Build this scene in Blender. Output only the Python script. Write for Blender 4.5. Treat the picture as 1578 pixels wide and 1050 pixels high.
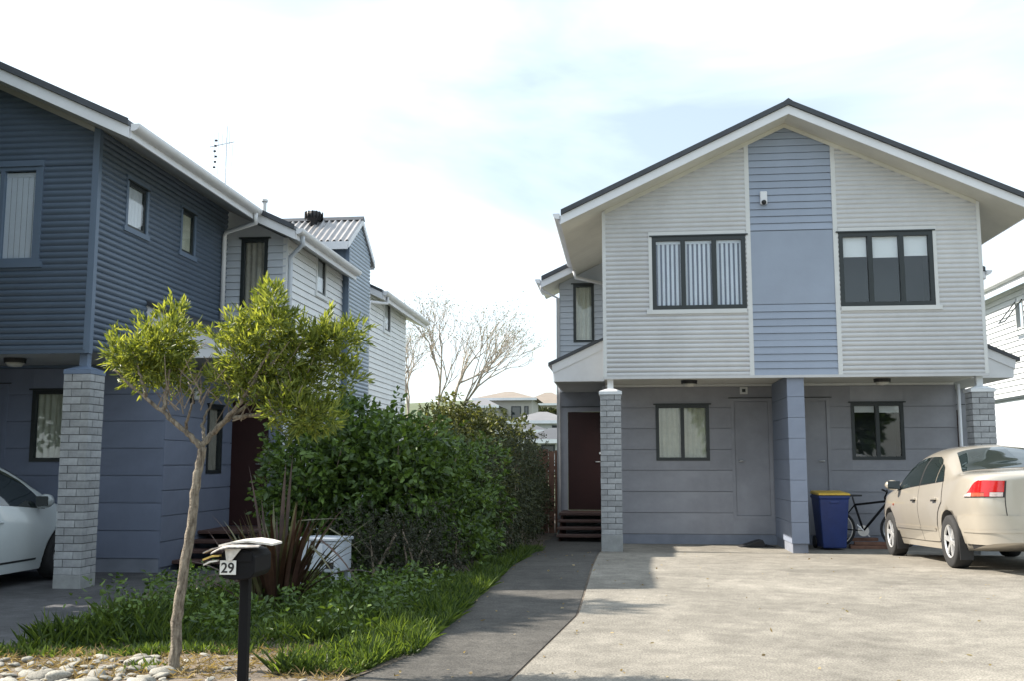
import bpy, bmesh, math, random
import numpy as np
from mathutils import Vector, Matrix
random.seed(7); rng = np.random.default_rng(11)
R = math.radians
for o in list(bpy.data.objects): bpy.data.objects.remove(o)
scene = bpy.context.scene
col = scene.collection

# ---------------------------------------------------------------- camera, sky, sun, exposure
YAW = R(6.3)                       # the houses stand turned by this much from the line of sight
CA, SA = math.cos(YAW), math.sin(YAW)
def W(u, v, z=0.0): return Vector((u*CA + v*SA, -u*SA + v*CA, z))
CZ = 1.38
cam = bpy.data.cameras.new('camera'); camo = bpy.data.objects.new('camera', cam); col.objects.link(camo)
camo.location = (0, 0, CZ); camo.rotation_euler = (R(90) + math.atan(190/1546), 0, 0)
cam.sensor_width = 36; cam.lens = 36*1546/1578; cam.clip_end = 3000; cam.clip_start = .05
scene.camera = camo

SUN_EL = R(41); SUN_B = R(7.5)
sd = W(-math.cos(SUN_B), math.sin(SUN_B)); sun_dir = Vector((sd.x*math.cos(SUN_EL), sd.y*math.cos(SUN_EL), math.sin(SUN_EL)))
sl = bpy.data.lights.new('sun', 'SUN'); so = bpy.data.objects.new('sun', sl); col.objects.link(so)
sl.energy = 5.0; sl.angle = R(.5); sl.color = (1.0, .92, .80)
so.rotation_euler = sun_dir.to_track_quat('Z', 'Y').to_euler(); so.location = (-20, 20, 30)
world = bpy.data.worlds.new('World'); scene.world = world; world.use_nodes = True
wn = world.node_tree.nodes; wl = world.node_tree.links; wn.clear()
sky = wn.new('ShaderNodeTexSky'); sky.sky_type = 'NISHITA'; sky.sun_disc = False
sky.sun_elevation = SUN_EL; sky.sun_rotation = math.atan2(sun_dir.x, sun_dir.y)
sky.dust_density = 1.3; sky.ozone_density = .8; sky.air_density = 1.15
bg = wn.new('ShaderNodeBackground'); bg.inputs['Strength'].default_value = .074
wo = wn.new('ShaderNodeOutputWorld')
tc = wn.new('ShaderNodeTexCoord'); mp = wn.new('ShaderNodeMapping'); mp.inputs['Scale'].default_value = (1.4, 1.0, 3.6)
mp.inputs['Location'].default_value = (7, 4, 1)
mp.inputs['Rotation'].default_value = (0, 0, .6)
n1 = wn.new('ShaderNodeTexNoise'); n1.inputs['Scale'].default_value = 1.7; n1.inputs['Detail'].default_value = 6; n1.inputs['Roughness'].default_value = .5; n1.inputs['Distortion'].default_value = .35
cr = wn.new('ShaderNodeValToRGB'); cr.color_ramp.elements[0].position = .36; cr.color_ramp.elements[1].position = .60
cr.color_ramp.elements[0].color = (.40, .40, .40, 1); cr.color_ramp.elements[1].color = (.96, .96, .96, 1)
mxw = wn.new('ShaderNodeMix'); mxw.data_type = 'RGBA'; mxw.blend_type = 'MIX'
hsv = wn.new('ShaderNodeVectorMath'); hsv.operation = 'SCALE'; hsv.inputs['Scale'].default_value = 1.25
cl = wn.new('ShaderNodeMix'); cl.data_type = 'RGBA'; cl.inputs[0].default_value = .80; cl.inputs[7].default_value = (9.6, 10.9, 11.8, 1)
wl.new(tc.outputs['Generated'], mp.inputs[0]); wl.new(mp.outputs[0], n1.inputs['Vector']); wl.new(n1.outputs['Fac'], cr.inputs[0])
wl.new(sky.outputs[0], hsv.inputs[0]); wl.new(hsv.outputs[0], cl.inputs[6])
wl.new(cr.outputs[0], mxw.inputs[0]); wl.new(sky.outputs[0], mxw.inputs[6]); wl.new(cl.outputs[2], mxw.inputs[7])
wl.new(mxw.outputs[2], bg.inputs[0]); wl.new(bg.outputs[0], wo.inputs[0])
scene.view_settings.view_transform = 'Standard'; scene.view_settings.look = 'None'
scene.view_settings.gamma = 1; scene.view_settings.exposure = 1.1
scene.view_settings.use_curve_mapping = False
scene.cycles.max_bounces = 6; scene.cycles.transparent_max_bounces = 12

# ---------------------------------------------------------------- materials
def M(name, c, rough=.6, var=.1, scale=5, bump=0., bscale=60, metal=0, rand=0., spec=.5, coat=0., trans=0., stain=0., stretch=(1, 1, 1), attr=False, c2=None, speck=0., big=0.):
    m = bpy.data.materials.new(name); m.use_nodes = True; N = m.node_tree.nodes; L = m.node_tree.links
    b = N['Principled BSDF']; out = N['Material Output']
    b.inputs['Roughness'].default_value = rough; b.inputs['Metallic'].default_value = metal
    b.inputs['Specular IOR Level'].default_value = spec; b.inputs['Coat Weight'].default_value = coat
    tcn = N.new('ShaderNodeTexCoord'); mpn = N.new('ShaderNodeMapping'); mpn.inputs['Scale'].default_value = stretch
    L.new(tcn.outputs['Object'], mpn.inputs[0])
    nz = N.new('ShaderNodeTexNoise'); nz.inputs['Scale'].default_value = scale; nz.inputs['Detail'].default_value = 6; nz.inputs['Roughness'].default_value = .6
    L.new(mpn.outputs[0], nz.inputs['Vector'])
    mx = N.new('ShaderNodeMix'); mx.data_type = 'RGBA'
    lo = [x*(1-var) for x in c]; hi = [min(1, x*(1+var)) for x in (c2 or c)]
    mx.inputs[6].default_value = (*lo, 1); mx.inputs[7].default_value = (*hi, 1)
    if attr:
        at = N.new('ShaderNodeAttribute'); at.attribute_name = 'var'; L.new(at.outputs['Fac'], mx.inputs[0])
    else:
        mr = N.new('ShaderNodeMapRange'); mr.inputs[1].default_value = .3; mr.inputs[2].default_value = .7
        L.new(nz.outputs['Fac'], mr.inputs[0]); L.new(mr.outputs[0], mx.inputs[0])
    cur = mx.outputs[2]
    def mult(fac_out, lo_, hi_, a, bb):
        nonlocal cur
        r_ = N.new('ShaderNodeMapRange'); r_.inputs[1].default_value = a; r_.inputs[2].default_value = bb; r_.inputs[3].default_value = lo_; r_.inputs[4].default_value = hi_
        L.new(fac_out, r_.inputs[0])
        v = N.new('ShaderNodeVectorMath'); v.operation = 'SCALE'; L.new(cur, v.inputs[0]); L.new(r_.outputs[0], v.inputs['Scale']); cur = v.outputs[0]
    if rand:
        oi = N.new('ShaderNodeObjectInfo'); mult(oi.outputs['Random'], 1-rand, 1+rand, 0, 1)
    if stain:
        n2 = N.new('ShaderNodeTexNoise'); n2.inputs['Scale'].default_value = .55; n2.inputs['Detail'].default_value = 8; n2.inputs['Roughness'].default_value = .68
        L.new(tcn.outputs['Object'], n2.inputs['Vector']); mult(n2.outputs['Fac'], 1-stain, 1+stain*.5, .36, .62)
    if big:
        n4 = N.new('ShaderNodeTexNoise'); n4.inputs['Scale'].default_value = 2.6; n4.inputs['Detail'].default_value = 5; n4.inputs['Distortion'].default_value = .8
        L.new(tcn.outputs['Object'], n4.inputs['Vector']); mult(n4.outputs['Fac'], 1-big, 1+big*.6, .38, .66)
    if speck:
        n3 = N.new('ShaderNodeTexNoise'); n3.inputs['Scale'].default_value = 75; n3.inputs['Detail'].default_value = 3
        L.new(tcn.outputs['Object'], n3.inputs['Vector']); mult(n3.outputs['Fac'], 1-speck, 1+speck, .35, .65)
    L.new(cur, b.inputs['Base Color'])
    if bump:
        nb = N.new('ShaderNodeTexNoise'); nb.inputs['Scale'].default_value = bscale; nb.inputs['Detail'].default_value = 4
        L.new(tcn.outputs['Object'], nb.inputs['Vector'])
        bp = N.new('ShaderNodeBump'); bp.inputs['Strength'].default_value = bump; bp.inputs['Distance'].default_value = .01
        L.new(nb.outputs['Fac'], bp.inputs['Height']); L.new(bp.outputs[0], b.inputs['Normal'])
    if trans:
        t = N.new('ShaderNodeBsdfTranslucent'); s = N.new('ShaderNodeMixShader'); s.inputs[0].default_value = trans
        g = N.new('ShaderNodeVectorMath'); g.operation = 'MULTIPLY'; g.inputs[1].default_value = (1.5, 1.35, .6); L.new(cur, g.inputs[0])
        L.new(g.outputs[0], t.inputs[0]); L.new(b.outputs[0], s.inputs[1]); L.new(t.outputs[0], s.inputs[2]); L.new(s.outputs[0], out.inputs[0])
    return m
def glass(name, tint=(.92, .94, .95)):
    m = bpy.data.materials.new(name); m.use_nodes = True; N = m.node_tree.nodes; L = m.node_tree.links; N.clear()
    o = N.new('ShaderNodeOutputMaterial'); t = N.new('ShaderNodeBsdfTransparent'); t.inputs[0].default_value = (*tint, 1)
    g = N.new('ShaderNodeBsdfGlossy'); g.inputs['Roughness'].default_value = .02
    f = N.new('ShaderNodeFresnel'); f.inputs[0].default_value = 1.6; s = N.new('ShaderNodeMixShader')
    mm = N.new('ShaderNodeMath'); mm.operation = 'MULTIPLY_ADD'; mm.inputs[1].default_value = 1.0; mm.inputs[2].default_value = .05
    ge = N.new('ShaderNodeNewGeometry'); iv = N.new('ShaderNodeMath'); iv.operation = 'SUBTRACT'; iv.inputs[0].default_value = 1.; L.new(ge.outputs['Backfacing'], iv.inputs[1]); m2 = N.new('ShaderNodeMath'); m2.operation = 'MULTIPLY'
    L.new(f.outputs[0], mm.inputs[0]); L.new(mm.outputs[0], m2.inputs[0]); L.new(iv.outputs[0], m2.inputs[1]); L.new(m2.outputs[0], s.inputs[0]); L.new(t.outputs[0], s.inputs[1]); L.new(g.outputs[0], s.inputs[2]); L.new(s.outputs[0], o.inputs[0])
    return m
mat = {}
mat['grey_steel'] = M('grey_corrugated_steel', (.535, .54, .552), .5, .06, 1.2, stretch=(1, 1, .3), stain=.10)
mat['blue_steel'] = M('dark_blue_corrugated_steel', (.092, .126, .178), .42, .08, 1.2, stain=.1)
mat['blue_board'] = M('pale_blue_board', (.29, .335, .42), .6, .06, 1.5, rand=.05, bump=.1, bscale=30)
mat['white_board'] = M('white_weatherboard', (.70, .72, .74), .6, .05, 2, rand=.04, bump=.1, bscale=30)
mat['bluegrey_board'] = M('blue_grey_weatherboard', (.52, .56, .62), .6, .06, 2, rand=.04, bump=.1, bscale=30)
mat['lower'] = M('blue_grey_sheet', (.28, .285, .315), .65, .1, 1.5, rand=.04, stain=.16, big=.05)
mat['lower_left'] = M('slate_blue_sheet', (.18, .208, .285), .65, .08, 1.5, rand=.03, stain=.12)
mat['party'] = M('party_wall_paint', (.235, .27, .35), .65, .08, 1.5, rand=.03, stain=.1)
mat['plinth'] = M('painted_plinth', (.21, .23, .28), .7, .15, 3, bump=.2)
mat['trim'] = M('white_painted_trim', (.72, .73, .76), .5, .05, 3, stain=.06)
mat['trim_grey'] = M('pale_grey_trim', (.60, .61, .61), .5, .05, 3)
mat['trim_blue'] = M('blue_trim', (.12, .165, .235), .5, .06, 3)
mat['soffit'] = M('soffit_cream', (.62, .61, .55), .7, .06, 2, stain=.1)
mat['soffit_dark'] = M('soffit_grey', (.42, .43, .42), .7, .06, 2)
mat['roof'] = M('charcoal_roof_steel', (.045, .05, .06), .5, .2, 6)
mat['roof_pale'] = M('pale_roof_steel', (.34, .33, .33), .4, .15, 5, metal=.3)  # paler steel than the main roof, used on the bay slopes
mat['frame'] = M('black_aluminium', (.018, .024, .026), .4, .1, 8)
mat['glass'] = glass('window_glass')
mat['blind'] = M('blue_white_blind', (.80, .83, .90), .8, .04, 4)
mat['blind_gap'] = M('blind_gap_shade', (.06, .075, .13), .8, .06, 4)  # dark tone painted in for the shaded gaps between slats
mat['roller'] = M('white_roller_blind', (.86, .86, .86), .8, .02, 4)
mat['curtain'] = M('cream_curtain', (.60, .59, .47), .85, .1, 9)
mat['curtain_dark'] = M('olive_curtain', (.40, .36, .29), .85, .12, 9)
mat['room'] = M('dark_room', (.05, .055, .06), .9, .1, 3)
mat['door_red'] = M('oxblood_door', (.030, .009, .008), .5, .12, 4, spec=.3)
mat['step'] = M('stained_timber_step', (.075, .038, .030), .6, .3, 6, stretch=(1, 8, 8), bump=.2)
mat['mortar'] = M('pale_mortar', (.12, .125, .13), .9, .15, 30, bump=.3, bscale=150)
mat['brick'] = M('grey_split_brick', (.33, .34, .35), .85, .18, 14, bump=.45, bscale=90, rand=.17)
mat['brick_base'] = M('cast_concrete', (.30, .31, .31), .85, .15, 8, bump=.3, bscale=80)
mat['steel_paint'] = M('painted_post', (.62, .64, .66), .5, .05, 5)
mat['post_blue'] = M('blue_post', (.15, .20, .29), .5, .05, 5)
mat['concrete'] = M('concrete', (.235, .218, .188), .9, .16, 7, bump=.5, bscale=140, stain=.24, speck=.30, big=.14, spec=.25)
mat['asphalt'] = M('old_asphalt', (.070, .065, .058), .9, .25, 9, bump=.6, bscale=150, stain=.25, speck=.35, big=.15)
mat['asphalt_left'] = M('dark_asphalt', (.085, .085, .09), .9, .2, 9, bump=.6, bscale=150, stain=.3, speck=.25, big=.2)
mat['soil'] = M('dry_soil', (.13, .105, .08), .95, .35, 6, bump=.8, bscale=50, stain=.3, speck=.3)
mat['field'] = M('far_ground', (.09, .11, .055), .95, .3, .3)
mat['stone'] = M('river_stone', (.27, .255, .22), .85, .4, 8, bump=.25, bscale=40, rand=.25)
mat['bark'] = M('flaky_bark', (.13, .098, .072), .95, .6, 55, bump=1.0, bscale=70, stretch=(1, 1, .22), c2=(.21, .18, .14))
mat['bark_pale'] = M('pale_bark', (.20, .16, .12), .9, .3, 16, bump=.4, bscale=45)
mat['bark_bare'] = M('backlit_pale_bark', (.40, .35, .29), .9, .2, 16)  # backlight glare on the twigs is put into this pale colour
mat['leaf_willow'] = M('willow_leaf', (.080, .118, .026), .42, .0, attr=True, c2=(.31, .36, .085), trans=.52)
mat['leaf_shrub'] = M('glossy_shrub_leaf', (.030, .060, .016), .42, .0, attr=True, c2=(.135, .22, .042), trans=.3)
mat['leaf_olive'] = M('olive_shrub_leaf', (.05, .066, .022), .5, .0, attr=True, c2=(.16, .175, .065), trans=.35)
mat['leaf_dark'] = M('dark_hedge_leaf', (.022, .030, .014), .6, .0, attr=True, c2=(.075, .088, .036), trans=.2)
mat['leaf_brown'] = M('dry_twiggy_leaf', (.018, .022, .013), .75, .0, attr=True, c2=(.050, .052, .028), trans=.15)
mat['grass'] = M('grass_blade', (.028, .058, .014), .55, .0, attr=True, c2=(.13, .195, .04), trans=.46)
mat['straw'] = M('dry_straw', (.20, .15, .085), .8, .0, attr=True, c2=(.40, .33, .20), trans=.3)
mat['flax'] = M('bronze_flax_leaf', (.045, .020, .017), .5, .3, 3, c2=(.085, .048, .034), rand=.35, trans=.15)
mat['flax_green'] = M('green_flax_leaf', (.07, .07, .032), .5, .3, 3, c2=(.125, .115, .06), rand=.3, trans=.2)
mat['black_metal'] = M('black_painted_metal', (.006, .006, .007), .65, .15, 10, spec=.2)
mat['plate_white'] = M('number_plate', (.78, .77, .72), .5, .05, 20)
mat['ink'] = M('black_lettering', (.012, .012, .012), .5, .05, 20)
mat['paper'] = M('newsprint', (.66, .62, .56), .8, .22, 30)
mat['paper_yellow'] = M('yellow_flyer', (.62, .44, .12), .7, .15, 30)
mat['paper_print'] = M('printed_flyer', (.40, .36, .33), .7, .5, 45)
mat['white_plastic'] = M('white_plastic', (.72, .74, .76), .4, .06, 6)
mat['box_white'] = M('chalky_white_metal', (.50, .54, .60), .5, .08, 6, stain=.1)
mat['gold'] = M('champagne_paint', (.52, .475, .405), .28, .03, 3, metal=.4, coat=1.0, rand=0)
mat['white_paint'] = M('pearl_white_paint', (.62, .67, .68), .3, .04, 3, coat=.6)
mat['car_glass'] = M('tinted_car_glass', (.012, .02, .02), .04, .1, 3, spec=.8, coat=.6)
mat['tyre'] = M('tyre_rubber', (.022, .022, .023), .85, .2, 20)
mat['rim'] = M('silver_alloy', (.68, .68, .68), .3, .06, 8, metal=.6)
mat['black_plastic'] = M('black_plastic', (.018, .018, .02), .55, .1, 8)
mat['red_lens'] = M('red_lens', (.50, .012, .012), .12, .15, 12, coat=.8)
mat['amber_lens'] = M('amber_lens', (.42, .09, .05), .15, .35, 30, coat=.8)
mat['clear_lens'] = M('clear_lens', (.55, .46, .44), .12, .3, 40, coat=.8)
mat['bin_blue'] = M('blue_bin_plastic', (.018, .038, .15), .42, .15, 6)
mat['bin_yellow'] = M('yellow_lid_plastic', (.62, .40, .05), .45, .1, 6)
mat['timber'] = M('brown_timber', (.17, .085, .055), .7, .25, 8)
mat['pvc'] = M('pale_pvc', (.62, .66, .72), .4, .06, 6)
mat['far_wall'] = M('far_cream_render', (.42, .40, .36), .8, .06, .6)
mat['far_wall2'] = M('far_white_render', (.52, .53, .54), .8, .06, .6)
mat['far_roof_tan'] = M('far_tan_tiles', (.22, .185, .155), .8, .1, .8)
mat['far_roof_grey'] = M('far_grey_tiles', (.16, .16, .17), .8, .1, .8)
mat['far_roof_dark'] = M('far_dark_tiles', (.07, .075, .085), .8, .1, .8)
mat['lamp_glass'] = M('frosted_lamp_glass', (.55, .54, .50), .4, .05, 6)

# ---------------------------------------------------------------- mesh helpers (u across, v into the picture, z up)
class MB:
    def __init__(s): s.v = []; s.f = []; s.m = []
    def quad(s, a, b, c, d, mi=0):
        i = len(s.v); s.v += [a, b, c, d]; s.f.append((i, i+1, i+2, i+3)); s.m.append(mi); return s
    def box(s, u0, u1, v0, v1, z0, z1, mi=0):
        i = len(s.v)
        s.v += [(u0, v0, z0), (u1, v0, z0), (u1, v1, z0), (u0, v1, z0), (u0, v0, z1), (u1, v0, z1), (u1, v1, z1), (u0, v1, z1)]
        for f in ((0, 3, 2, 1), (4, 5, 6, 7), (0, 1, 5, 4), (1, 2, 6, 5), (2, 3, 7, 6), (3, 0, 4, 7)):
            s.f.append(tuple(i+k for k in f)); s.m.append(mi)
        return s
    def hexa(s, p, mi=0):          # 8 points: bottom 4, top 4
        i = len(s.v); s.v += list(p)
        for f in ((0, 3, 2, 1), (4, 5, 6, 7), (0, 1, 5, 4), (1, 2, 6, 5), (2, 3, 7, 6), (3, 0, 4, 7)):
            s.f.append(tuple(i+k for k in f)); s.m.append(mi)
        return s
    def prism_v(s, pts, v0, v1, mi=0):   # polygon in (u,z), from v0 to v1; pts counter-clockwise seen from -v
        n = len(pts); i = len(s.v)
        s.v += [(p[0], v0, p[1]) for p in pts] + [(p[0], v1, p[1]) for p in pts]
        s.f.append(tuple(range(i, i+n))); s.f.append(tuple(range(i+2*n-1, i+n-1, -1))); s.m += [mi, mi]
        for k in range(n):
            j = (k+1) % n; s.f.append((i+k, i+n+k, i+n+j, i+j)); s.m.append(mi)
        return s
    def prism_u(s, pts, u0, u1, mi=0):   # polygon in (v,z)
        n = len(pts); i = len(s.v)
        s.v += [(u0, p[0], p[1]) for p in pts] + [(u1, p[0], p[1]) for p in pts]
        s.f.append(tuple(range(i+n-1, i-1, -1))); s.f.append(tuple(range(i+n, i+2*n))); s.m += [mi, mi]
        for k in range(n):
            j = (k+1) % n; s.f.append((i+k, i+j, i+n+j, i+n+k)); s.m.append(mi)
        return s
    def prism_z(s, pts, z0, z1, mi=0):
        n = len(pts); i = len(s.v)
        s.v += [(p[0], p[1], z0) for p in pts] + [(p[0], p[1], z1) for p in pts]
        s.f.append(tuple(range(i+n-1, i-1, -1))); s.f.append(tuple(range(i+n, i+2*n))); s.m += [mi, mi]
        for k in range(n):
            j = (k+1) % n; s.f.append((i+k, i+j, i+n+j, i+n+k)); s.m.append(mi)
        return s
    def tube(s, pts, rad, n=8, mi=0, caps=True):
        pts = [Vector(p) for p in pts]; rr = rad if isinstance(rad, (list, tuple)) else [rad]*len(pts); jit = getattr(s, 'jit', 0.)
        i0 = len(s.v); ref = None
        for k, p in enumerate(pts):
            d = (pts[min(k+1, len(pts)-1)] - pts[max(k-1, 0)]).normalized()
            if ref is None: ref = Vector((0, 0, 1)) if abs(d.z) < .9 else Vector((1, 0, 0))
            x = d.cross(ref).normalized(); y = d.cross(x); ref = -y if False else ref
            for q in range(n):
                t = 2*math.pi*q/n; s.v.append(tuple(p + (x*math.cos(t) + y*math.sin(t))*rr[k]*(1+random.uniform(-jit, jit) if jit else 1)))
        for k in range(len(pts)-1):
            for q in range(n):
                a = i0+k*n+q; b = i0+k*n+(q+1) % n; s.f.append((a, b, b+n, a+n)); s.m.append(mi)
        if caps:
            s.f.append(tuple(i0+q for q in range(n-1, -1, -1))); e = i0+(len(pts)-1)*n; s.f.append(tuple(e+q for q in range(n))); s.m += [mi, mi]
        return s
    def lathe(s, prof, n=20, axis='z', c=(0, 0, 0), mi=0):     # prof: (radius, height)
        i0 = len(s.v)
        for r, h in prof:
            for q in range(n):
                t = 2*math.pi*q/n; a, b = r*math.cos(t), r*math.sin(t)
                p = (a, b, h) if axis == 'z' else ((h, a, b) if axis == 'x' else (a, h, b))
                s.v.append((p[0]+c[0], p[1]+c[1], p[2]+c[2]))
        for k in range(len(prof)-1):
            for q in range(n):
                a = i0+k*n+q; b = i0+k*n+(q+1) % n; s.f.append((a, b, b+n, a+n)); s.m.append(mi)
        return s
    def mesh(s, name, mats, org=(0, 0, 0), smooth=False):
        me = bpy.data.meshes.new(name)
        me.from_pydata([(p[0]-org[0], p[1]-org[1], p[2]-org[2]) for p in s.v], [], s.f)
        for m_ in (mats if isinstance(mats, (list, tuple)) else [mats]): me.materials.append(m_)
        if any(s.m): me.polygons.foreach_set('material_index', s.m)
        if smooth: me.polygons.foreach_set('use_smooth', [True]*len(me.polygons)); 
        me.update(); return me

ORG = {}
def tag(o, label, cat, group=None, kind=None):
    if label: o['label'] = label
    if cat: o['category'] = cat
    if group: o['group'] = group
    if kind: o['kind'] = kind
    return o
def thing(name, label, cat, org, group=None, rz=0., local=False):
    o = bpy.data.objects.new(name, None); col.objects.link(o); o.empty_display_size = .2
    o.location = W(*org); o.rotation_euler = (0, 0, -YAW+rz)
    ORG[o] = (0, 0, 0) if local else tuple(org)
    return tag(o, label, cat, group)
def part(name, mb, m, parent, smooth=False, bevel=0., label=None, kind=None):
    org = ORG[parent]; me = mb.mesh(name, m, org, smooth)
    o = bpy.data.objects.new(name, me); col.objects.link(o); o.parent = parent; ORG[o] = org
    if bevel:
        b = o.modifiers.new('bevel', 'BEVEL'); b.width = bevel; b.segments = 2; b.limit_method = 'ANGLE'
    if label: o['label'] = label
    if kind: o['kind'] = kind
    return o
def solo(name, mb, m, label, cat, org=(0, 0, 0), group=None, smooth=False, kind=None, bevel=0.):
    me = mb.mesh(name, m, org, smooth); o = bpy.data.objects.new(name, me); col.objects.link(o)
    o.location = W(*org); o.rotation_euler = (0, 0, -YAW); ORG[o] = tuple(org)
    if bevel:
        b = o.modifiers.new('bevel', 'BEVEL'); b.width = bevel; b.segments = 2; b.limit_method = 'ANGLE'
    return tag(o, label, cat, group, kind)
def piece(name, me, parent, loc, rot=(0, 0, 0), sc=(1, 1, 1)):
    o = bpy.data.objects.new(name, me); col.objects.link(o); o.parent = parent; g = ORG[parent]
    o.location = (loc[0]-g[0], loc[1]-g[1], loc[2]-g[2]); o.rotation_euler = rot; o.scale = sc
    return o

# ---------------------------------------------------------------- ground
def lerp_tab(tab, x):
    if x <= tab[0][0]: return tab[0][1]
    for (a, za), (b, zb) in zip(tab, tab[1:]):
        if x <= b: return za + (zb-za)*(x-a)/(b-a)
    return tab[-1][1]
def sstep(a, b, x): t = min(1, max(0, (x-a)/(b-a))); return t*t*(3-2*t)
GR = [(-20, .18), (12.0, .19), (14.93, .09), (16.2, .0), (40, 0)]
GL = [(-20, .14), (6.3, .12), (9, .0), (11, -.04), (40, -.04)]
def G(u, v): t = sstep(-4.6, -1.6, u); return lerp_tab(GL, v)*(1-t) + lerp_tab(GR, v)*t
def sheet(name, us, vs, dz, m, label=None, ufun=None, skip=None, wob=0.):
    mb = MB(); n = len(us)
    for j, v in enumerate(vs):
        for i, u in enumerate(us):
            uu = ufun(u, v) if ufun else u
            mb.v.append((uu, v, G(uu, v) + dz + (rng.normal()*wob if wob else 0)))
    for j in range(len(vs)-1):
        for i in range(n-1):
            a = j*n+i; mb.f.append((a, a+1, a+n+1, a+n)); mb.m.append(0)
    o = solo(name, mb, m, label, None, smooth=True, kind='structure'); return o
fr = lambda a, b, n: [a + (b-a)*k/n for k in range(n+1)]
# base ground reaching the horizon with the hillside behind
def hill(v, u): return 0 if v < 34 else lerp_tab([(34, 0), (60, 1.0), (85, 3.6), (120, 8.0), (170, 12.5), (260, 14), (900, 10), (2000, 0)], v)*(.55+.45*math.exp(-((u+10)/70)**2))
mb = MB(); us = [-900, -300, -120, -60, -40, -25, -16, -12, -9, -6, -4.5, -3, -1.5, 0, 2, 5, 8, 12, 16, 25, 40, 60, 120, 300, 900]
vs = [-400, -100, -40, -20, -10, 0, 3, 5, 6, 7, 8, 9, 10, 11, 12, 13, 14, 15, 16.2, 18, 22, 28, 34, 45, 60, 72, 85, 100, 120, 145, 170, 210, 260, 400, 900, 2000]
for v in vs:
    for u in us: mb.v.append((u, v, min(G(u, v), .05 if abs(u) > 20 else 9) - .03 + hill(v, u)))
for j in range(len(vs)-1):
    for i in range(len(us)-1):
        a = j*len(us)+i; mb.f.append((a, a+1, a+len(us)+1, a+len(us))); mb.m.append(0)
solo('ground', mb, mat['field'], None, None, kind='structure', smooth=True)
seam = lambda v: -.38 if v > 8.2 else -.38 - .105*(8.2-v)
sheet('concrete_driveway', fr(0, 1, 30), fr(-3, 17.9, 60), .0, mat['concrete'], ufun=lambda t, v: seam(v)+.012+(12.5-seam(v))*t)
gedge = lambda v: -1.38 - .0*v if v > 6.3 else -1.38 - .25*(6.3-v)
sheet('asphalt_path', fr(0, 1, 6), fr(-3, 20.1, 60), -.006, mat['asphalt'], ufun=lambda t, v: gedge(v)-.05 + (seam(v)-.012-gedge(v)+.05)*t)
ledge = lambda v: lerp_tab([(-3, -4.6), (6.3, -4.5), (7.1, -4.25), (9.8, -4.75), (11.2, -5.3), (13, -5.2), (30, -5.2)], v)
sheet('left_asphalt_driveway', fr(0, 1, 12), fr(6.75, 15.3, 30), -.012, mat['asphalt_left'], ufun=lambda t, v: -14 + (ledge(v)+14)*t)
sheet('garden_bed', fr(0, 1, 20), fr(-3, 30, 110), -.004, mat['soil'], ufun=lambda t, v: ledge(v)-.12 + (gedge(v)+.02-ledge(v)+.12)*t, wob=.006)
sheet('stone_verge', fr(-14, -4.3, 30), fr(-3, 6.9, 30), -.002, mat['soil'], wob=.006)
sheet('joint_strip', fr(0, 1, 1), fr(-3, 17.6, 60), -.012, mat['soil'], ufun=lambda t, v: seam(v)-.02+.04*t)

# ---------------------------------------------------------------- house building blocks
def cut(iv, holes, z0, z1):
    """subtract the holes (u0,u1,z0,z1) that the band z0..z1 meets from the interval"""
    out = [iv]
    for h in holes:
        if h[3] <= z0+1e-4 or h[2] >= z1-1e-4: continue
        nx = []
        for a, b in out:
            if h[1] <= a or h[0] >= b: nx.append((a, b)); continue
            if h[0] > a: nx.append((a, h[0]))
            if h[1] < b: nx.append((h[1], b))
        out = nx
    return out
def corrugated(name, axis, plane, a0, a1, z0, topf, holes, m, parent, sgn=-1, pitch=.076, depth=.027, brk=()):
    """corrugated steel wall; axis 'u' = facing -v at v=plane, axis 'v' = facing +u at u=plane"""
    mb = MB(); zmax = max(topf(a0 + (a1-a0)*k/40) for k in range(41)); n = int((zmax-z0)/pitch*8)+1
    zs = sorted(set([z0 + (zmax-z0)*k/n for k in range(n+1)] + [h[2] for h in holes] + [h[3] for h in holes]))
    prof = lambda z: depth*abs(math.sin(math.pi*(z-z0)/pitch))**.55
    def lim(z):
        ok = [a0 + (a1-a0)*k/400 for k in range(401) if topf(a0 + (a1-a0)*k/400) >= z-1e-6]
        return (min(ok), max(ok)) if ok else None
    lims = [lim(z) for z in zs]
    for k in range(len(zs)-1):
        za, zb = zs[k], zs[k+1]; la, lb = lims[k], lims[k+1]
        if not la: continue
        lb = lb or ((la[0]+la[1])/2,)*2
        pa, pb = prof(za), prof(zb)
        for (x0, x1) in cut(la, holes, za, zb):
            y0 = lb[0] if x0 == la[0] else x0; y1 = lb[1] if x1 == la[1] else x1
            if axis == 'u': mb.quad((x0, plane-pa, za), (x1, plane-pa, za), (y1, plane-pb, zb), (y0, plane-pb, zb))
            else: mb.quad((plane+pa, x0, za), (plane+pa, x1, za), (plane+pb, y1, zb), (plane+pb, y0, zb))
    o = part(name, mb, m, parent); return o
BOARD = {}
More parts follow.
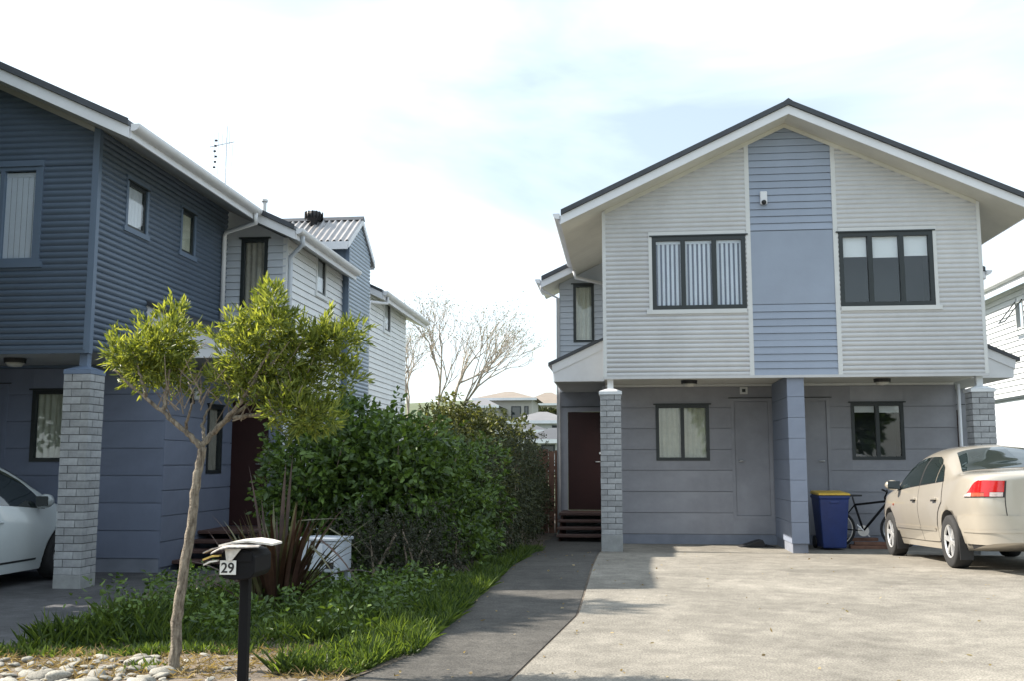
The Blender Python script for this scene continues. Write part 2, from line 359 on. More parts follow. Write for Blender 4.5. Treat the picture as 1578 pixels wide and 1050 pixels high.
def boards(wall, axis, plane, a0, a1, z0, z1, pitch, holes, m, topf=None, name='board', thick=.026, lap=True, gap=.006):
    """each board is an object of its own under the wall"""
    n = max(1, round((z1-z0)/pitch)); p = (z1-z0)/n
    for k in range(n):
        za, zb = z0+k*p, z0+(k+1)*p
        iv = (a0, a1)
        if topf:
            ok = [a0 + (a1-a0)*q/200 for q in range(201) if topf(a0 + (a1-a0)*q/200) >= zb-.3*p]
            if not ok: continue
            iv = (min(ok), max(ok))
        for (x0, x1) in cut(iv, holes, za+.02, zb-.02):
            if x1-x0 < .02: continue
            key = (axis, round(x1-x0, 3), round(p, 4), thick, lap, gap, m.name)
            if key not in BOARD:
                mb = MB(); L = x1-x0; t0, t1 = thick, (thick*.35 if lap else thick)
                zl, zh = 0+gap/2, p-gap/2
                if axis == 'u': mb.hexa([(0, -t0, zl), (L, -t0, zl), (L, .004, zl), (0, .004, zl), (0, -t1, zh), (L, -t1, zh), (L, .004, zh), (0, .004, zh)])
                else: mb.hexa([(-.004, 0, zl), (t0, 0, zl), (t0, L, zl), (-.004, L, zl), (-.004, 0, zh), (t1, 0, zh), (t1, L, zh), (-.004, L, zh)])
                BOARD[key] = mb.mesh(name, m)
            piece(name, BOARD[key], wall, (x0, plane, za) if axis == 'u' else (plane, x0, za))
        for h in holes:
            if h[3] <= za+.02 or h[2] >= zb-.02: continue
            for (q0, q1) in ((za+gap/2, h[2]), (h[3], zb-gap/2)):
                if q1-q0 < .012: continue
                t_ = lambda z: thick if not lap else thick + (thick*.35-thick)*(z-za)/p
                x0, x1 = max(h[0], a0), min(h[1], a1); mb = MB()
                if axis == 'u': mb.hexa([(x0, plane-t_(q0), q0), (x1, plane-t_(q0), q0), (x1, plane+.004, q0), (x0, plane+.004, q0), (x0, plane-t_(q1), q1), (x1, plane-t_(q1), q1), (x1, plane+.004, q1), (x0, plane+.004, q1)])
                else: mb.hexa([(plane-.004, x0, q0), (plane+t_(q0), x0, q0), (plane+t_(q0), x1, q0), (plane-.004, x1, q0), (plane-.004, x0, q1), (plane+t_(q1), x0, q1), (plane+t_(q1), x1, q1), (plane-.004, x1, q1)])
                o_ = part(name, mb, m, wall)
def window(parent, axis, plane, a0, a1, z0, z1, lights=3, blind='slats', facing=None, fw=.066, head=True, sgn=1, shallow=False, frame_m=None, slat=.55, blind_m=None, drop=.3):
    """window set into an opening: frame, panes, reveal and blind; plane = wall face, axis as above"""
    FD, PD, CD = (.012, .010, -.012) if shallow else (.03, .0, -.024)
    def B(mb, x0, x1, d0, d1, za, zb, mi=0):     # d = distance in front of the wall face
        if axis == 'u': mb.box(x0, x1, plane-d1, plane-d0, za, zb, mi)
        else: mb.box(plane+d0, plane+d1, x0, x1, za, zb, mi)
        return mb
    mb = MB()
    B(mb, a0, a1, -.05, FD, z0, z0+fw); B(mb, a0, a1, -.05, FD, z1-fw, z1)
    B(mb, a0, a0+fw, -.05, FD-.0005, z0+fw, z1-fw); B(mb, a1-fw, a1, -.05, FD-.0005, z0+fw, z1-fw)
    xs = [a0 + (a1-a0)*k/lights for k in range(1, lights)]
    for x in xs: B(mb, x-fw*.55, x+fw*.55, -.05, .029, z0+fw, z1-fw)
    if head: B(mb, a0-.04, a1+.04, .0, .05, z1+.002, z1+.022)
    w = part('window', mb, frame_m or mat['frame'], parent)
    edges = [a0+fw] + [e for x in xs for e in (x-fw*.55, x+fw*.55)] + [a1-fw]
    for k in range(lights):
        B2 = MB(); B(B2, edges[2*k]-.008, edges[2*k+1]+.008, PD-.012, PD-.006, z0+fw-.008, z1-fw+.008); part('pane', B2, mat['glass'], w)
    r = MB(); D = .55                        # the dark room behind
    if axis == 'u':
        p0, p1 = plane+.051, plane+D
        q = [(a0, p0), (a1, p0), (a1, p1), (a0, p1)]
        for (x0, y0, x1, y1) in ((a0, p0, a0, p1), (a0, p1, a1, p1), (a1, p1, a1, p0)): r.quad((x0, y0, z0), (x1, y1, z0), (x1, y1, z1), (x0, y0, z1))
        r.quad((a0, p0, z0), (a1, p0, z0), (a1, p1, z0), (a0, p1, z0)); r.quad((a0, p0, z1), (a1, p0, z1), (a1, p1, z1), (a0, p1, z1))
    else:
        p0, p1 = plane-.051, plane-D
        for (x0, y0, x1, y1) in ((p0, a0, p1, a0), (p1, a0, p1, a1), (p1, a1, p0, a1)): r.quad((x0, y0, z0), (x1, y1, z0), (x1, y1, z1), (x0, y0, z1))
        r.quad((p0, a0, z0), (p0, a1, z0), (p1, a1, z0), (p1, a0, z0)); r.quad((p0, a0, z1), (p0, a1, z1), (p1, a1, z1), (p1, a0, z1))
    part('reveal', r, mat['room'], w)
    if blind == 'slats':
        mb = MB(); n = max(3, int((a1-a0)/.072)); sp = (a1-a0-.04)/n
        for k in range(n):
            x = a0+.02+k*sp; tw = .028+.014*random.random(); z_0 = z0+fw*.6
            tw = tw if slat < .8 else .004; A = (x, -.03-tw*.4) ; C = (x+sp*slat, -.03)
            if axis == 'u': mb.quad((A[0], plane-A[1], z_0), (C[0], plane-C[1], z_0), (C[0], plane-C[1], z1-.06), (A[0], plane-A[1], z1-.06))
            else: mb.quad((plane+A[1], A[0], z_0), (plane+C[1], C[0], z_0), (plane+C[1], C[0], z1-.06), (plane+A[1], A[0], z1-.06))
            x2 = x+sp
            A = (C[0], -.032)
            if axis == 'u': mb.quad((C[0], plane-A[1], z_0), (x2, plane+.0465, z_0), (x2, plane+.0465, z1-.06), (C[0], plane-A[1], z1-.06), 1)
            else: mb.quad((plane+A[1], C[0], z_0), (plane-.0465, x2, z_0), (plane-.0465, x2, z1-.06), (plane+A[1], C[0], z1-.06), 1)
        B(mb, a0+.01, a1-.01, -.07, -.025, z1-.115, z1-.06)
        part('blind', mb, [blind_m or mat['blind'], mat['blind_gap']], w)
    elif blind == 'curtain':
        mb = MB(); n = 60
        for k in range(n):
            x0, x1 = a0+.01+(a1-a0-.02)*k/n, a0+.01+(a1-a0-.02)*(k+1)/n
            d0, d1 = [CD-.012-(.003 if shallow else .012)*math.sin(x*70) for x in (x0, x1)]
            if axis == 'u': mb.quad((x0, plane-d0, z0+.02), (x1, plane-d1, z0+.02), (x1, plane-d1, z1-.02), (x0, plane-d0, z1-.02))
            else: mb.quad((plane+d0, x0, z0+.02), (plane+d1, x1, z0+.02), (plane+d1, x1, z1-.02), (plane+d0, x0, z1-.02))
        part('curtain', mb, blind_m or mat['curtain'], w, smooth=True)
    elif blind == 'roller':
        for k in range(lights):
            mb = MB(); B(mb, edges[2*k]+.01, edges[2*k+1]-.01, -.035, -.032, z1-fw-drop*(1+.06*(k % 2)), z1-.03); B(mb, edges[2*k]+.01, edges[2*k+1]-.01, -.04, -.028, z1-fw-drop*(1+.06*(k % 2))-.018, z1-fw-drop*(1+.06*(k % 2)))
            part('roller_blind', mb, blind_m or mat['trim'], w)
    if facing:
        mb = MB(); t = .055; l, r_ = facing.get('l', 1), facing.get('r', 1)
        x0, x1 = a0-(t if l else 0), a1+(t if r_ else 0)
        B(mb, x0, x1, .002, .034, z1+.024, z1+.024+t)
        if l: B(mb, a0-t, a0-.001, .002, .0335, z0-.002, z1+.024)
        if r_: B(mb, a1+.001, a1+t, .002, .0335, z0-.002, z1+.024)
        B(mb, x0-.04*l, x1+.04*r_, .002, .045, z0-.07, z0-.003)
        part('facing', mb, facing['m'], w)
    return w
def pillar(parent, u0, v0, zb, w=.33, ztop=2.57, cap=True, post_m=None, bricks=True, zfloor=2.745, bh=.265, ov=.018):
    """square brick pillar: core > bricks, base block, cap and the short steel post"""
    core = part('pillar', MB().box(u0+.009, u0+w-.009, v0+.009, v0+w-.009, zb+.05, zb+ztop-.10), mat['mortar'], parent)
    part('base_block', MB().box(u0-.004, u0+w+.004, v0-.004, v0+w+.004, zb-.1, zb+bh), mat['brick_base'], core, bevel=.008)
    H = .0765; n = int((ztop-.10-bh)/.0865); p = (ztop-.10-bh)/n
    if bricks:
        L, Wd = .222, w-.222-.010
        key = ('brick', round(Wd, 3), round(p, 4))
        if key not in BOARD:
            mb = MB().box(-L/2, L/2, -Wd/2, Wd/2, -(p-.010)/2, (p-.010)/2); BOARD[key] = mb.mesh('brick', mat['brick'])
        me = BOARD[key]
        for k in range(n):
            z = zb+bh+(k+.5)*p; f = k % 2
            spec = [(L/2, Wd/2, 0), (w-Wd/2, L/2, 1), (w-L/2, w-Wd/2, 0), (Wd/2, w-L/2, 1)] if not f else [(w-L/2, Wd/2, 0), (w-Wd/2, w-L/2, 1), (L/2, w-Wd/2, 0), (Wd/2, L/2, 1)]
            for (x, y, r) in spec:
                j = [random.uniform(-.0025, .0025) for _ in range(2)]
                piece('brick', me, core, (u0+x+j[0], v0+y+j[1], z), (0, 0, R(90)*r + random.uniform(-.006, .006)))
    c = (u0+w/2, v0+w/2); z = zb+ztop-.10; h = w/2+ov; s = .055
    mb = MB().box(c[0]-h, c[0]+h, c[1]-h, c[1]+h, z, z+.05)
    i = len(mb.v); mb.v += [(c[0]-h, c[1]-h, z+.051), (c[0]+h, c[1]-h, z+.051), (c[0]+h, c[1]+h, z+.051), (c[0]-h, c[1]+h, z+.051), (c[0]-s, c[1]-s, z+.10), (c[0]+s, c[1]-s, z+.10), (c[0]+s, c[1]+s, z+.10), (c[0]-s, c[1]+s, z+.10)]
    for f in ((0, 1, 5, 4), (1, 2, 6, 5), (2, 3, 7, 6), (3, 0, 4, 7), (4, 5, 6, 7)): mb.f.append(tuple(i+q for q in f)); mb.m.append(0)
    part('cap', mb, post_m or mat['steel_paint'], core)
    part('post', MB().box(c[0]-.048, c[0]+.048, c[1]-.048, c[1]+.048, z+.09, zb+zfloor+.005), post_m or mat['steel_paint'], core)
    return core
def gutter(parent, u, v0, v1, z, side, m):       # quarter-round gutter along v, side = +1 open to +u
    prof = [(0, 0), (.0, -.085)] + [(side*(.03+.075*math.sin(t)), -.085+.075*(1-math.cos(t))) for t in fr(0, math.pi/2, 6)] + [(side*.105, .0), (side*.095, .0)]
    prof = [(u+a, z+b) for a, b in prof]
    if side < 0: prof = prof[::-1]
    return part('gutter', MB().prism_v(prof, v0, v1), m, parent)
def tubepart(name, pts, r, m, parent, n=10): return part(name, MB().tube(pts, r, n), m, parent, smooth=True)

SL = .466; ZF = 2.745; ZE = 5.48; WD = 5.9; HW = WD/2
def duplex(H, u0, vf, zb, P, o):
    """two-unit house with one gable to the street"""
    U = lambda d: u0+d
    zs = lambda u: zb+ZE+SL*(HW-abs(u-u0-HW))           # underside of the roof
    # upper storey facade -------------------------------------------------
    TL, TR = 2.30, 3.655
    wl_ = (U(.80), U(2.285), zb+3.84, zb+5.03); wr_ = (U(3.735), U(5.17), zb+3.845, zb+5.025)
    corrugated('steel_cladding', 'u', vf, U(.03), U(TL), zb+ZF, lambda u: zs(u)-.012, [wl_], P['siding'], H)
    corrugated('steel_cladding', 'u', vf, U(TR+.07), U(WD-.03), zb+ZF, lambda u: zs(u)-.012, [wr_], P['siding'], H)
    for d in (0, TL, TR, WD-.055):
        mb = MB()
        w_ = .055 if d in (0, WD-.055) else .07
        za, zc = sorted((zs(U(d)), zs(U(d+w_))))
        mb.prism_v([(U(d), zb+ZF-.03), (U(d+w_), zb+ZF-.03), (U(d+w_), zs(U(d+w_))-.01), (U(d), zs(U(d))-.01)], vf-.028, vf+.03)
        part('corner_trim', mb, P['trim2'], H)
    cw = part('centre_wall', MB().prism_v([(U(TL+.07), zb+ZF), (U(TR), zb+ZF), (U(TR), zs(U(TR))-.02), (U(HW), zs(U(HW))-.02), (U(TL+.07), zs(U(TL+.07))-.02)], vf+.004, vf+.05), P['panel'], H)
    boards(cw, 'u', vf, U(TL+.071), U(TR-.001), zb+ZF, zb+3.895, .1155, [], P['panel'])
    boards(cw, 'u', vf, U(TL+.071), U(TR-.001), zb+5.095, zb+6.83, .1135, [], P['panel'], topf=lambda u: zs(u))
    mid = (TL+.07+TR)/2
    for (a, b) in ((3.905, 5.085),): piece('panel', MB().box(0, TR-TL-.072, -.016, .004, 0, b-a).mesh('panel', P['panel']), cw, (U(TL+.071), vf, zb+a))
    window(H, 'u', vf, *wl_, 3, 'slats', dict(m=P['trim2'], r=0), slat=o.get('slat', .55), frame_m=P.get('winframe'), **({'fw': .045} if 'winframe' in P else {}))
    window(H, 'u', vf, *wr_, 3, 'roller' if o.get('roller') else 'slats', dict(m=P['trim2'], l=0), blind_m=mat['roller'] if o.get('roller') else None, slat=o.get('slat', .55), frame_m=P.get('winframe'), **({'fw': .045} if 'winframe' in P else {}))
    # storey floor, soffit of the carport ----------------------------------
    part('carport_soffit', MB().box(U(0), U(WD), vf-.004, vf+1.72, zb+ZF+.004, zb+ZF+.06), P['soffit_c'], H)
    part('soffit_edge', MB().box(U(-.005), U(WD+.005), vf-.03, vf-.0045, zb+ZF-.03, zb+ZF+.012), P['siding'], H)
    part('cornice', MB().box(U(.0), U(WD), vf+1.655, vf+1.70, zb+ZF-.035, zb+ZF+.003), P['trim2'], H)
    # carport wall ----------------------------------------------------------
    vw = vf+1.7; ca = -.06 if o.get('full', True) else .0; cb = o.get('wall_right', 5.93)
    wlow = (U(.87), U(1.79), zb+1.425, zb+2.395); wrow = (U(4.19), U(o.get('wr', 5.06)), zb+1.44, zb+2.41)
    dl = (U(2.165), U(2.855), zb+.42, zb+2.50); dr = (U(3.145), U(3.835), zb+.42, zb+2.50)
    # backing wall with openings for the windows
    mb = MB()
    def strip(x0, x1, z0, z1): mb.box(x0, x1, vw+.006, vw+.05, z0, z1)
    for (x0, x1), (h0, h1, z0, z1) in (((U(ca), U(2.95)), wlow), ((U(2.95), U(cb)), wrow)):
        strip(x0, h0, zb, zb+ZF); strip(h1, x1, zb, zb+ZF); strip(h0, h1, zb, z0); strip(h0, h1, z1, zb+ZF)
    cwall = part('carport_wall', mb, P['lower'], H)
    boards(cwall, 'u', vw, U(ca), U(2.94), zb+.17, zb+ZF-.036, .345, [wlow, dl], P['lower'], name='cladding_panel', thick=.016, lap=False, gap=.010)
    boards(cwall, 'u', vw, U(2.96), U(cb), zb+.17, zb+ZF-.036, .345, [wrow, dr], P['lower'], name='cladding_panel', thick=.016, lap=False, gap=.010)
    part('plinth', MB().box(U(ca), U(cb), vw-.004, vw+.006, zb-.05, zb+.165), mat['plinth'], cwall)
    window(H, 'u', vw, *wlow, 2, 'curtain', fw=.055)
    window(H, 'u', vw, *wrow, 2, 'roller' if o.get('roller') else 'curtain', fw=.055, blind_m=mat['roller'] if o.get('roller') else None, drop=.09)
    for (d0, d1), hs in ((dl[:2], 0), (dr[:2], 1)):
        mb = MB(); f = .055
        mb.box(d0, d0+f, vw-.022, vw+.005, zb+.42, zb+2.50); mb.box(d1-f, d1, vw-.022, vw+.005, zb+.42, zb+2.50)
        mb.box(d0+f, d1-f, vw-.0215, vw+.005, zb+2.45, zb+2.50); mb.box(d0+f, d1-f, vw-.0215, vw+.005, zb+.42, zb+.487)
        fr_ = part('door_frame', mb, P['lower'], H); part('head_flashing', MB().box(d0-.04, d1+.04, vw-.035, vw, zb+2.503, zb+2.515), mat['frame'], fr_)
        dd = part('storage_door', MB().box(d0+f+.009, d1-f-.009, vw-.003, vw+.005, zb+.497, zb+2.441), P['lower'], H)
        hx = d0+f+.06 if not hs else d1-f-.06
        part('handle', MB().tube([(hx, vw-.003, zb+1.42), (hx, vw-.05, zb+1.42), (hx+(.09 if not hs else -.09), vw-.05, zb+1.42)], .009, 8), mat['rim'], dd, smooth=True)
    for d in ((2.33, 2.46), (3.06+.22, 3.19+.22)):
        v_ = part('vent', MB().box(U(d[0]), U(d[1]), vw-.03, vw-.014, zb+2.575, zb+2.70), mat['trim_grey'], H); part('vent_hole', MB().box(U(d[0]+.035), U(d[1]-.035), vw-.033, vw-.0301, zb+2.61, zb+2.665), mat['frame'], v_)
    # party wall ---------------------------------------------------------------
    pw = part('party_wall', MB().box(U(2.885), U(3.115), vf+.06, vw-.016, zb-.05, zb+ZF+.003), mat['plinth'], H)
    n = 8; p = (ZF-.15)/n
    for k in range(n):
        piece('cladding_panel', MB().box(U(2.87), U(3.13), vf+.03, vw-.0165, 0, p-.006).mesh('cladding_panel', P['party'], (U(2.87), vf+.03, 0)), pw, (U(2.87), vf+.03, zb+.15+k*p))
    # pillars
    for d, bk in ((-.06, o.get('bricks_l', True)), (WD-.27, o.get('bricks_r', True))): pillar(H, U(d), vf-.03, zb+o.get('dz_p', 0), bricks=bk, post_m=P['post'], zfloor=ZF, bh=o.get('bh', .265), ov=o.get('ov', .018))
    # ceiling lamps
    for d in (1.4, 4.5):
        lb = part('lamp_base', MB().lathe([(.0, -.055), (.13, -.055), (.135, 0), (0, 0)], 18, c=(U(d), vf+.75, zb+ZF)), mat['black_plastic'], H, smooth=False)
        part('lamp_glass', MB().lathe([(0, -.11), (.08, -.10), (.115, -.056), (0, -.0555)], 18, c=(U(d), vf+.75, zb+ZF)), mat['lamp_glass'], lb, smooth=True)
    # roof ----------------------------------------------------------------------
    v0 = vf-.5; v1 = vf+o.get('length', 12.8); va = vf+3.55; EO = .64; WO = 1.28; RT = .19
    ends = o.get('wing_end', {-1: v1, 1: v1})
    for s in (-1, 1):
        X = lambda d: U(HW+s*d)                 # d = distance from the ridge
        zt = lambda d: zb+ZE+SL*(HW-d)
        for (d0, d1, a, b) in ((0, HW+EO, v0, v1), (HW+EO, HW+WO, va, ends[s])):
            pts = [(X(d0), zt(d0)+RT-.05), (X(d1), zt(d1)+RT-.05), (X(d1), zt(d1)+RT+.012), (X(d0), zt(d0)+RT+.012)]
            if s < 0: pts = pts[::-1]
            part('roof', MB().prism_v(pts, a-.03, b), mat['roof'], H)
            pts = [(X(d0), zt(d0)), (X(d1), zt(d1)), (X(d1), zt(d1)+.02), (X(d0), zt(d0)+.02)]
            if s < 0: pts = pts[::-1]
            part('soffit', MB().prism_v(pts, a+.02, b), P['soffit'], H)
        for (d0, d1, a) in ((0, HW+EO, v0), (HW+EO-.02, HW+WO, va)):
            pts = [(X(d0), zt(d0)-.005), (X(d1), zt(d1)-.005), (X(d1), zt(d1)+RT-.055), (X(d0), zt(d0)+RT-.055)]
            if s < 0: pts = pts[::-1]
            part('bargeboard', MB().prism_v(pts, a, a+.022), mat['trim'], H)
            pts = [(X(d0), zt(d0)+RT-.05), (X(d1), zt(d1)+RT-.05), (X(d1), zt(d1)+RT+.03), (X(d0), zt(d0)+RT+.03)]
            if s < 0: pts = pts[::-1]
            part('roof_flashing', MB().prism_v(pts, a-.04, a-.0305), mat['roof'], H)
        for d, a, b in ((HW+EO, v0, va), (HW+WO, va, ends[s])):
            part('fascia', MB().box(*sorted((X(d), X(d)+s*.022)), a+.023, b, zt(d)-.004, zt(d)+RT-.055), mat['trim'], H)
            gutter(H, X(d)+s*.023, a-.01, b-.005, zt(d)+RT-.03, s, P['gutter'])
    part('ridge_cap', MB().prism_v([(U(HW)-.12, zb+ZE+SL*HW+RT-.04), (U(HW)+.12, zb+ZE+SL*HW+RT-.04), (U(HW), zb+ZE+SL*HW+RT+.05)], v0-.042, v1), mat['roof'], H)
    # scalloped gap under the gable soffit: a raking trim
    for s in (-1, 1):
        pts = [(U(HW), zs(U(HW))-.07), (U(HW+s*(HW-.05)), zs(U(HW+s*(HW-.05)))-.07), (U(HW+s*(HW-.05)), zs(U(HW+s*(HW-.05)))-.002), (U(HW), zs(U(HW))-.002)]
        if s < 0: pts = pts[::-1]
        part('raking_trim', MB().prism_v(pts, vf-.034, vf-.0285), P['soffit'], H)
    # body behind the facade (side and back walls, inner floor) -------------------
    part('body', MB().box(U(.02), U(WD-.02), vf+4.0, v1-.6, zb+ZF, zb+ZE+.02).box(U(.0), U(WD), vf+1.76, v1-.6, zb+ZF-.1, zb+ZF-.002).box(U(.02), U(WD-.02), vf+2.4, v1-.6, zb-.05, zb+ZF-.11), P['siding'], H)
def wing(H, u0, vf, zb, s, P, o):
    """entry side of one unit: set-back wing, porch roof, red door and steps; s=-1 left, +1 right"""
    E = u0 if s < 0 else u0+WD
    X = lambda d: E+s*d
    lo = lambda a, b: tuple(sorted((X(a), X(b))))
    vw = vf+4.0; we = o.get('end', vf+7.15); ww = o.get('w', .95)
    zt = lambda d: zb+ZE-SL*d
    wn_ = (*lo(o.get('wx', (.25, .67))[0], o.get('wx', (.25, .67))[1]), zb+3.80, zb+5.0)
    # front wall of the wing
    mb = MB(); a, b = lo(.0, ww)
    mb.box(a, wn_[0], vw+.006, vw+.06, zb+2.5, zt(ww)); mb.box(wn_[1], b, vw+.006, vw+.06, zb+2.5, zt(ww)); mb.box(wn_[0], wn_[1], vw+.006, vw+.06, zb+2.5, wn_[2])
    mb.box(wn_[0], wn_[1], vw+.006, vw+.06, wn_[3], zb+5.04)
    wf = part('wing_wall', mb, P['board'], H)
    boards(wf, 'u', vw, a, b, zb+2.80, zt(ww)-.02, .115, [wn_], P['board'], topf=lambda u: zt(abs(u-E)))
    top = [(X(0), zt(ww)-.02), (X(ww), zt(ww)-.02), (X(0), zt(0))]
    part('gable_infill', MB().prism_v(top if s > 0 else top[::-1], vw+.001, vw+.05), P['board'], H)
    window(H, 'u', vw, *wn_, 1, o.get('blind', 'curtain'), fw=.055, blind_m=o.get('blind_m'))
    # side wall of the wing
    if s > 0 and o.get('side', True):
        hw = o['side_win']
        pl = X(ww); mb = MB()
        h0, h1, z0, z1 = hw
        mb.box(pl-.06, pl-.006, vw+.06, h0, zb-.05, zt(ww)); mb.box(pl-.06, pl-.006, h1, we, zb-.05, zt(ww)); mb.box(pl-.06, pl-.006, h0, h1, zb-.05, z0); mb.box(pl-.06, pl-.006, h0, h1, z1, zt(ww))
        ws = part('wing_wall', mb, P['board'], H)
        boards(ws, 'v', pl, vw+.0, we, zb+2.2, zt(ww)-.01, .115, [hw], P['board2'])
        window(H, 'v', pl, *hw, 1, 'curtain', fw=.05, shallow=True, facing=dict(m=P['board2']), blind_m=mat['trim'])
        part('corner_trim', MB().box(pl-.05, pl+.02, vw-.022, vw-.0195, zb+2.2, zt(ww)-.01).box(pl+.0195, pl+.022, vw-.0195, vw+.04, zb+2.2, zt(ww)-.01), P['board2'], H)
    elif s < 0:
        part('wing_side', MB().box(X(ww), X(ww)+.05, vw+.061, we, zb-.05, zt(ww)), P['board'], H)
    else:
        part('wing_side', MB().box(X(ww)-.05, X(ww), vw+.061, we, zb-.05, zt(ww)), P['board'], H)
    # ground storey wall with the door
    d0, d1 = lo(.10, .80); z0, z1 = zb+.46, zb+2.40
    mb = MB(); ff = .09
    mb.box(a, d0-ff, vw+.0, vw+.059, zb-.05, zb+2.79); mb.box(d1+ff, b, vw, vw+.059, zb-.05, zb+2.79)
    mb.box(max(a, d0-ff), min(b, d1+ff), vw+.001, vw+.059, z1+ff, zb+2.79); mb.box(max(a, d0-ff), min(b, d1+ff), vw+.001, vw+.059, zb-.05, z0-.06)
    part('porch_wall', mb, P['lower'], H)
    mb = MB(); mb.box(d0-ff, d0, vw-.02, vw+.05, z0-.05, z1+ff); mb.box(d1, d1+ff, vw-.02, vw+.05, z0-.05, z1+ff); mb.box(d0, d1, vw-.0195, vw+.05, z1, z1+ff); mb.box(d0, d1, vw-.0195, vw+.05, z0-.05, z0)
    f = part('door_frame', mb, P['frame'], H); part('head_flashing', MB().box(d0-ff-.03, d1+ff+.03, vw-.04, vw-.021, z1+ff+.002, z1+ff+.016), mat['frame'], f)
    dd = part('front_door', MB().box(d0+.004, d1-.004, vw+.0, vw+.04, z0+.004, z1-.004), mat['door_red'], H, label='dark red front door')
    hx = X(.16) if s < 0 else X(.72)
    part('handle', MB().tube([(hx, vw, z0+.95), (hx, vw-.05, z0+.95), (hx+.1*(-1 if s < 0 else -1), vw-.05, z0+.95)], .011, 8), mat['rim'], dd, smooth=True)
    part('lock', MB().lathe([(0, -.012), (.022, -.012), (.022, 0)], 12, 'y', (hx, vw, z0+1.12)), mat['rim'], dd)
    # steps
    sa, sb_ = lo(.03, ww-.04); y0 = vw-1.95
    for k in range(4):
        zt_ = zb+.46*(k+1)/4; st = part('step', MB().box(sa, sb_, y0+.27*k, (vw-.021 if k == 3 else y0+.27*k+.30), zt_-.045, zt_), mat['step'], H, bevel=.005)
    part('stair_stringer', MB().prism_u([(y0+.06, zb-.03), (vw-.03, zb-.03), (vw-.03, zb+.40), (y0+.87, zb+.40)], sa+.03, sa+.07).prism_u([(y0+.06, zb-.03), (vw-.03, zb-.03), (vw-.03, zb+.40), (y0+.87, zb+.40)], sb_-.07, sb_-.03), mat['step'], H)
    # porch lean-to roof
    vp = vf+1.4; d9 = o.get('porch', .93)
    q = lambda d: zb+3.53-SL*d
    pts = [(X(0), q(0)), (X(d9+.06), q(d9+.06)), (X(d9+.06), q(d9+.06)+.06), (X(0), q(0)+.06)]
    part('porch_roof', MB().prism_v(pts if s > 0 else pts[::-1], vp-.05, vw-.021), mat['roof'], H)
    pts = [(X(0.0), zb+2.80), (X(d9-.06), zb+2.80), (X(d9), q(d9)-.004), (X(0.0), q(0)-.004)]
    part('porch_gable', MB().prism_v(pts if s > 0 else pts[::-1], vp, vp+.03), mat['trim'], H)
    pts = [(X(0.0), q(0)-.16), (X(d9-.02), q(d9-.02)-.16), (X(d9), q(d9)-.004), (X(0.0), q(0)-.004)]
    part('porch_bargeboard', MB().prism_v(pts if s > 0 else pts[::-1], vp-.02, vp-.001), mat['trim'], H)
    part('porch_ceiling', MB().box(*lo(.0, d9-.06), vp+.031, vw-.001, zb+2.795, zb+2.82), mat['soffit_dark'], H)
    pts = [(X(d9-.06), zb+2.80), (X(d9-.03), zb+2.80), (X(d9-.01), q(d9)-.005), (X(d9-.04), q(d9)-.005)]
    part('porch_fascia', MB().prism_v(pts if s > 0 else pts[::-1], vp+.031, vw-.022), mat['trim'], H)

# ---------------------------------------------------------------- the grey duplex on the right
PR = dict(siding=mat['grey_steel'], trim2=mat['trim_grey'], panel=mat['blue_board'], lower=mat['lower'], party=mat['party'], soffit=mat['soffit'], soffit_c=mat['soffit'], gutter=mat['trim'], board=mat['bluegrey_board'], board2=mat['white_board'], frame=mat['lower'], post=mat['steel_paint'])
VR = 16.1
HR = thing('duplex_house', 'pale grey corrugated gabled duplex with a blue board panel down its middle', 'house', (2.65, VR, 0), group='gabled townhouses')
duplex(HR, -.3, VR, 0, PR, dict(roller=True, wing_end={-1: VR+5.0, 1: VR+5.0}, length=5.1))
wing(HR, -.3, VR, 0, -1, PR, dict(end=VR+4.6))
wing(HR, -.3, VR, 0, 1, PR, dict(end=VR+4.6, side=False))
cm = part('security_light', MB().box(2.235, 2.345, VR-.075, VR-.018, 5.52, 5.73), mat['trim'], HR, bevel=.012)
part('sensor_eye', MB().lathe([(0, -.045), (.032, -.035), (.04, 0)], 14, 'y', (2.29, VR-.076, 5.545)), mat['black_plastic'], cm, smooth=True)
tubepart('downpipe', [(-1.6, VR+3.62, 5.0), (-1.58, VR+3.66, 4.84), (-1.28, VR+3.96, 4.72), (-1.28, VR+3.97, .0)], .034, mat['trim'], HR)
tubepart('downpipe', [(-.93, VR+3.45, 5.2), (-.90, VR+3.5, 5.05), (-.34, VR+3.86, 4.98)], .034, mat['trim'], HR)
tubepart('downpipe', [(5.66, VR+1.62, 2.72), (5.66, VR+1.62, .02)], .03, mat['trim'], HR)

# ---------------------------------------------------------------- the dark blue terrace on the left
PL = dict(siding=mat['blue_steel'], trim2=mat['trim_blue'], panel=mat['blue_board'], lower=mat['lower_left'], party=mat['lower_left'], soffit=mat['soffit_dark'], soffit_c=mat['soffit_dark'], gutter=mat['trim'], board=mat['bluegrey_board'], board2=mat['white_board'], frame=mat['lower_left'], winframe=mat['trim_blue'], post=mat['post_blue'])
VL = 11.2; UL = -12.19; ZL = -.04; US = UL+WD
HL = thing('terrace_house', 'long dark blue corrugated townhouse with white weatherboard wings, brick pillar in front', 'house', (-9.24, VL, ZL), group='gabled townhouses')
duplex(HL, UL, VL, ZL, PL, dict(bricks_l=False, dz_p=0, bh=.14, ov=.006, wr=5.14, slat=.96, wall_right=6.08, wing_end={-1: VL+7.1, 1: VL+7.1}, length=12.6))
wing(HL, UL, VL, ZL, 1, PL, dict(end=18.4, w=1.0, wx=(.26, .70), blind='curtain', blind_m=mat['curtain_dark'], side_win=(16.75, 17.25, 4.35, 5.0), porch=1.15))
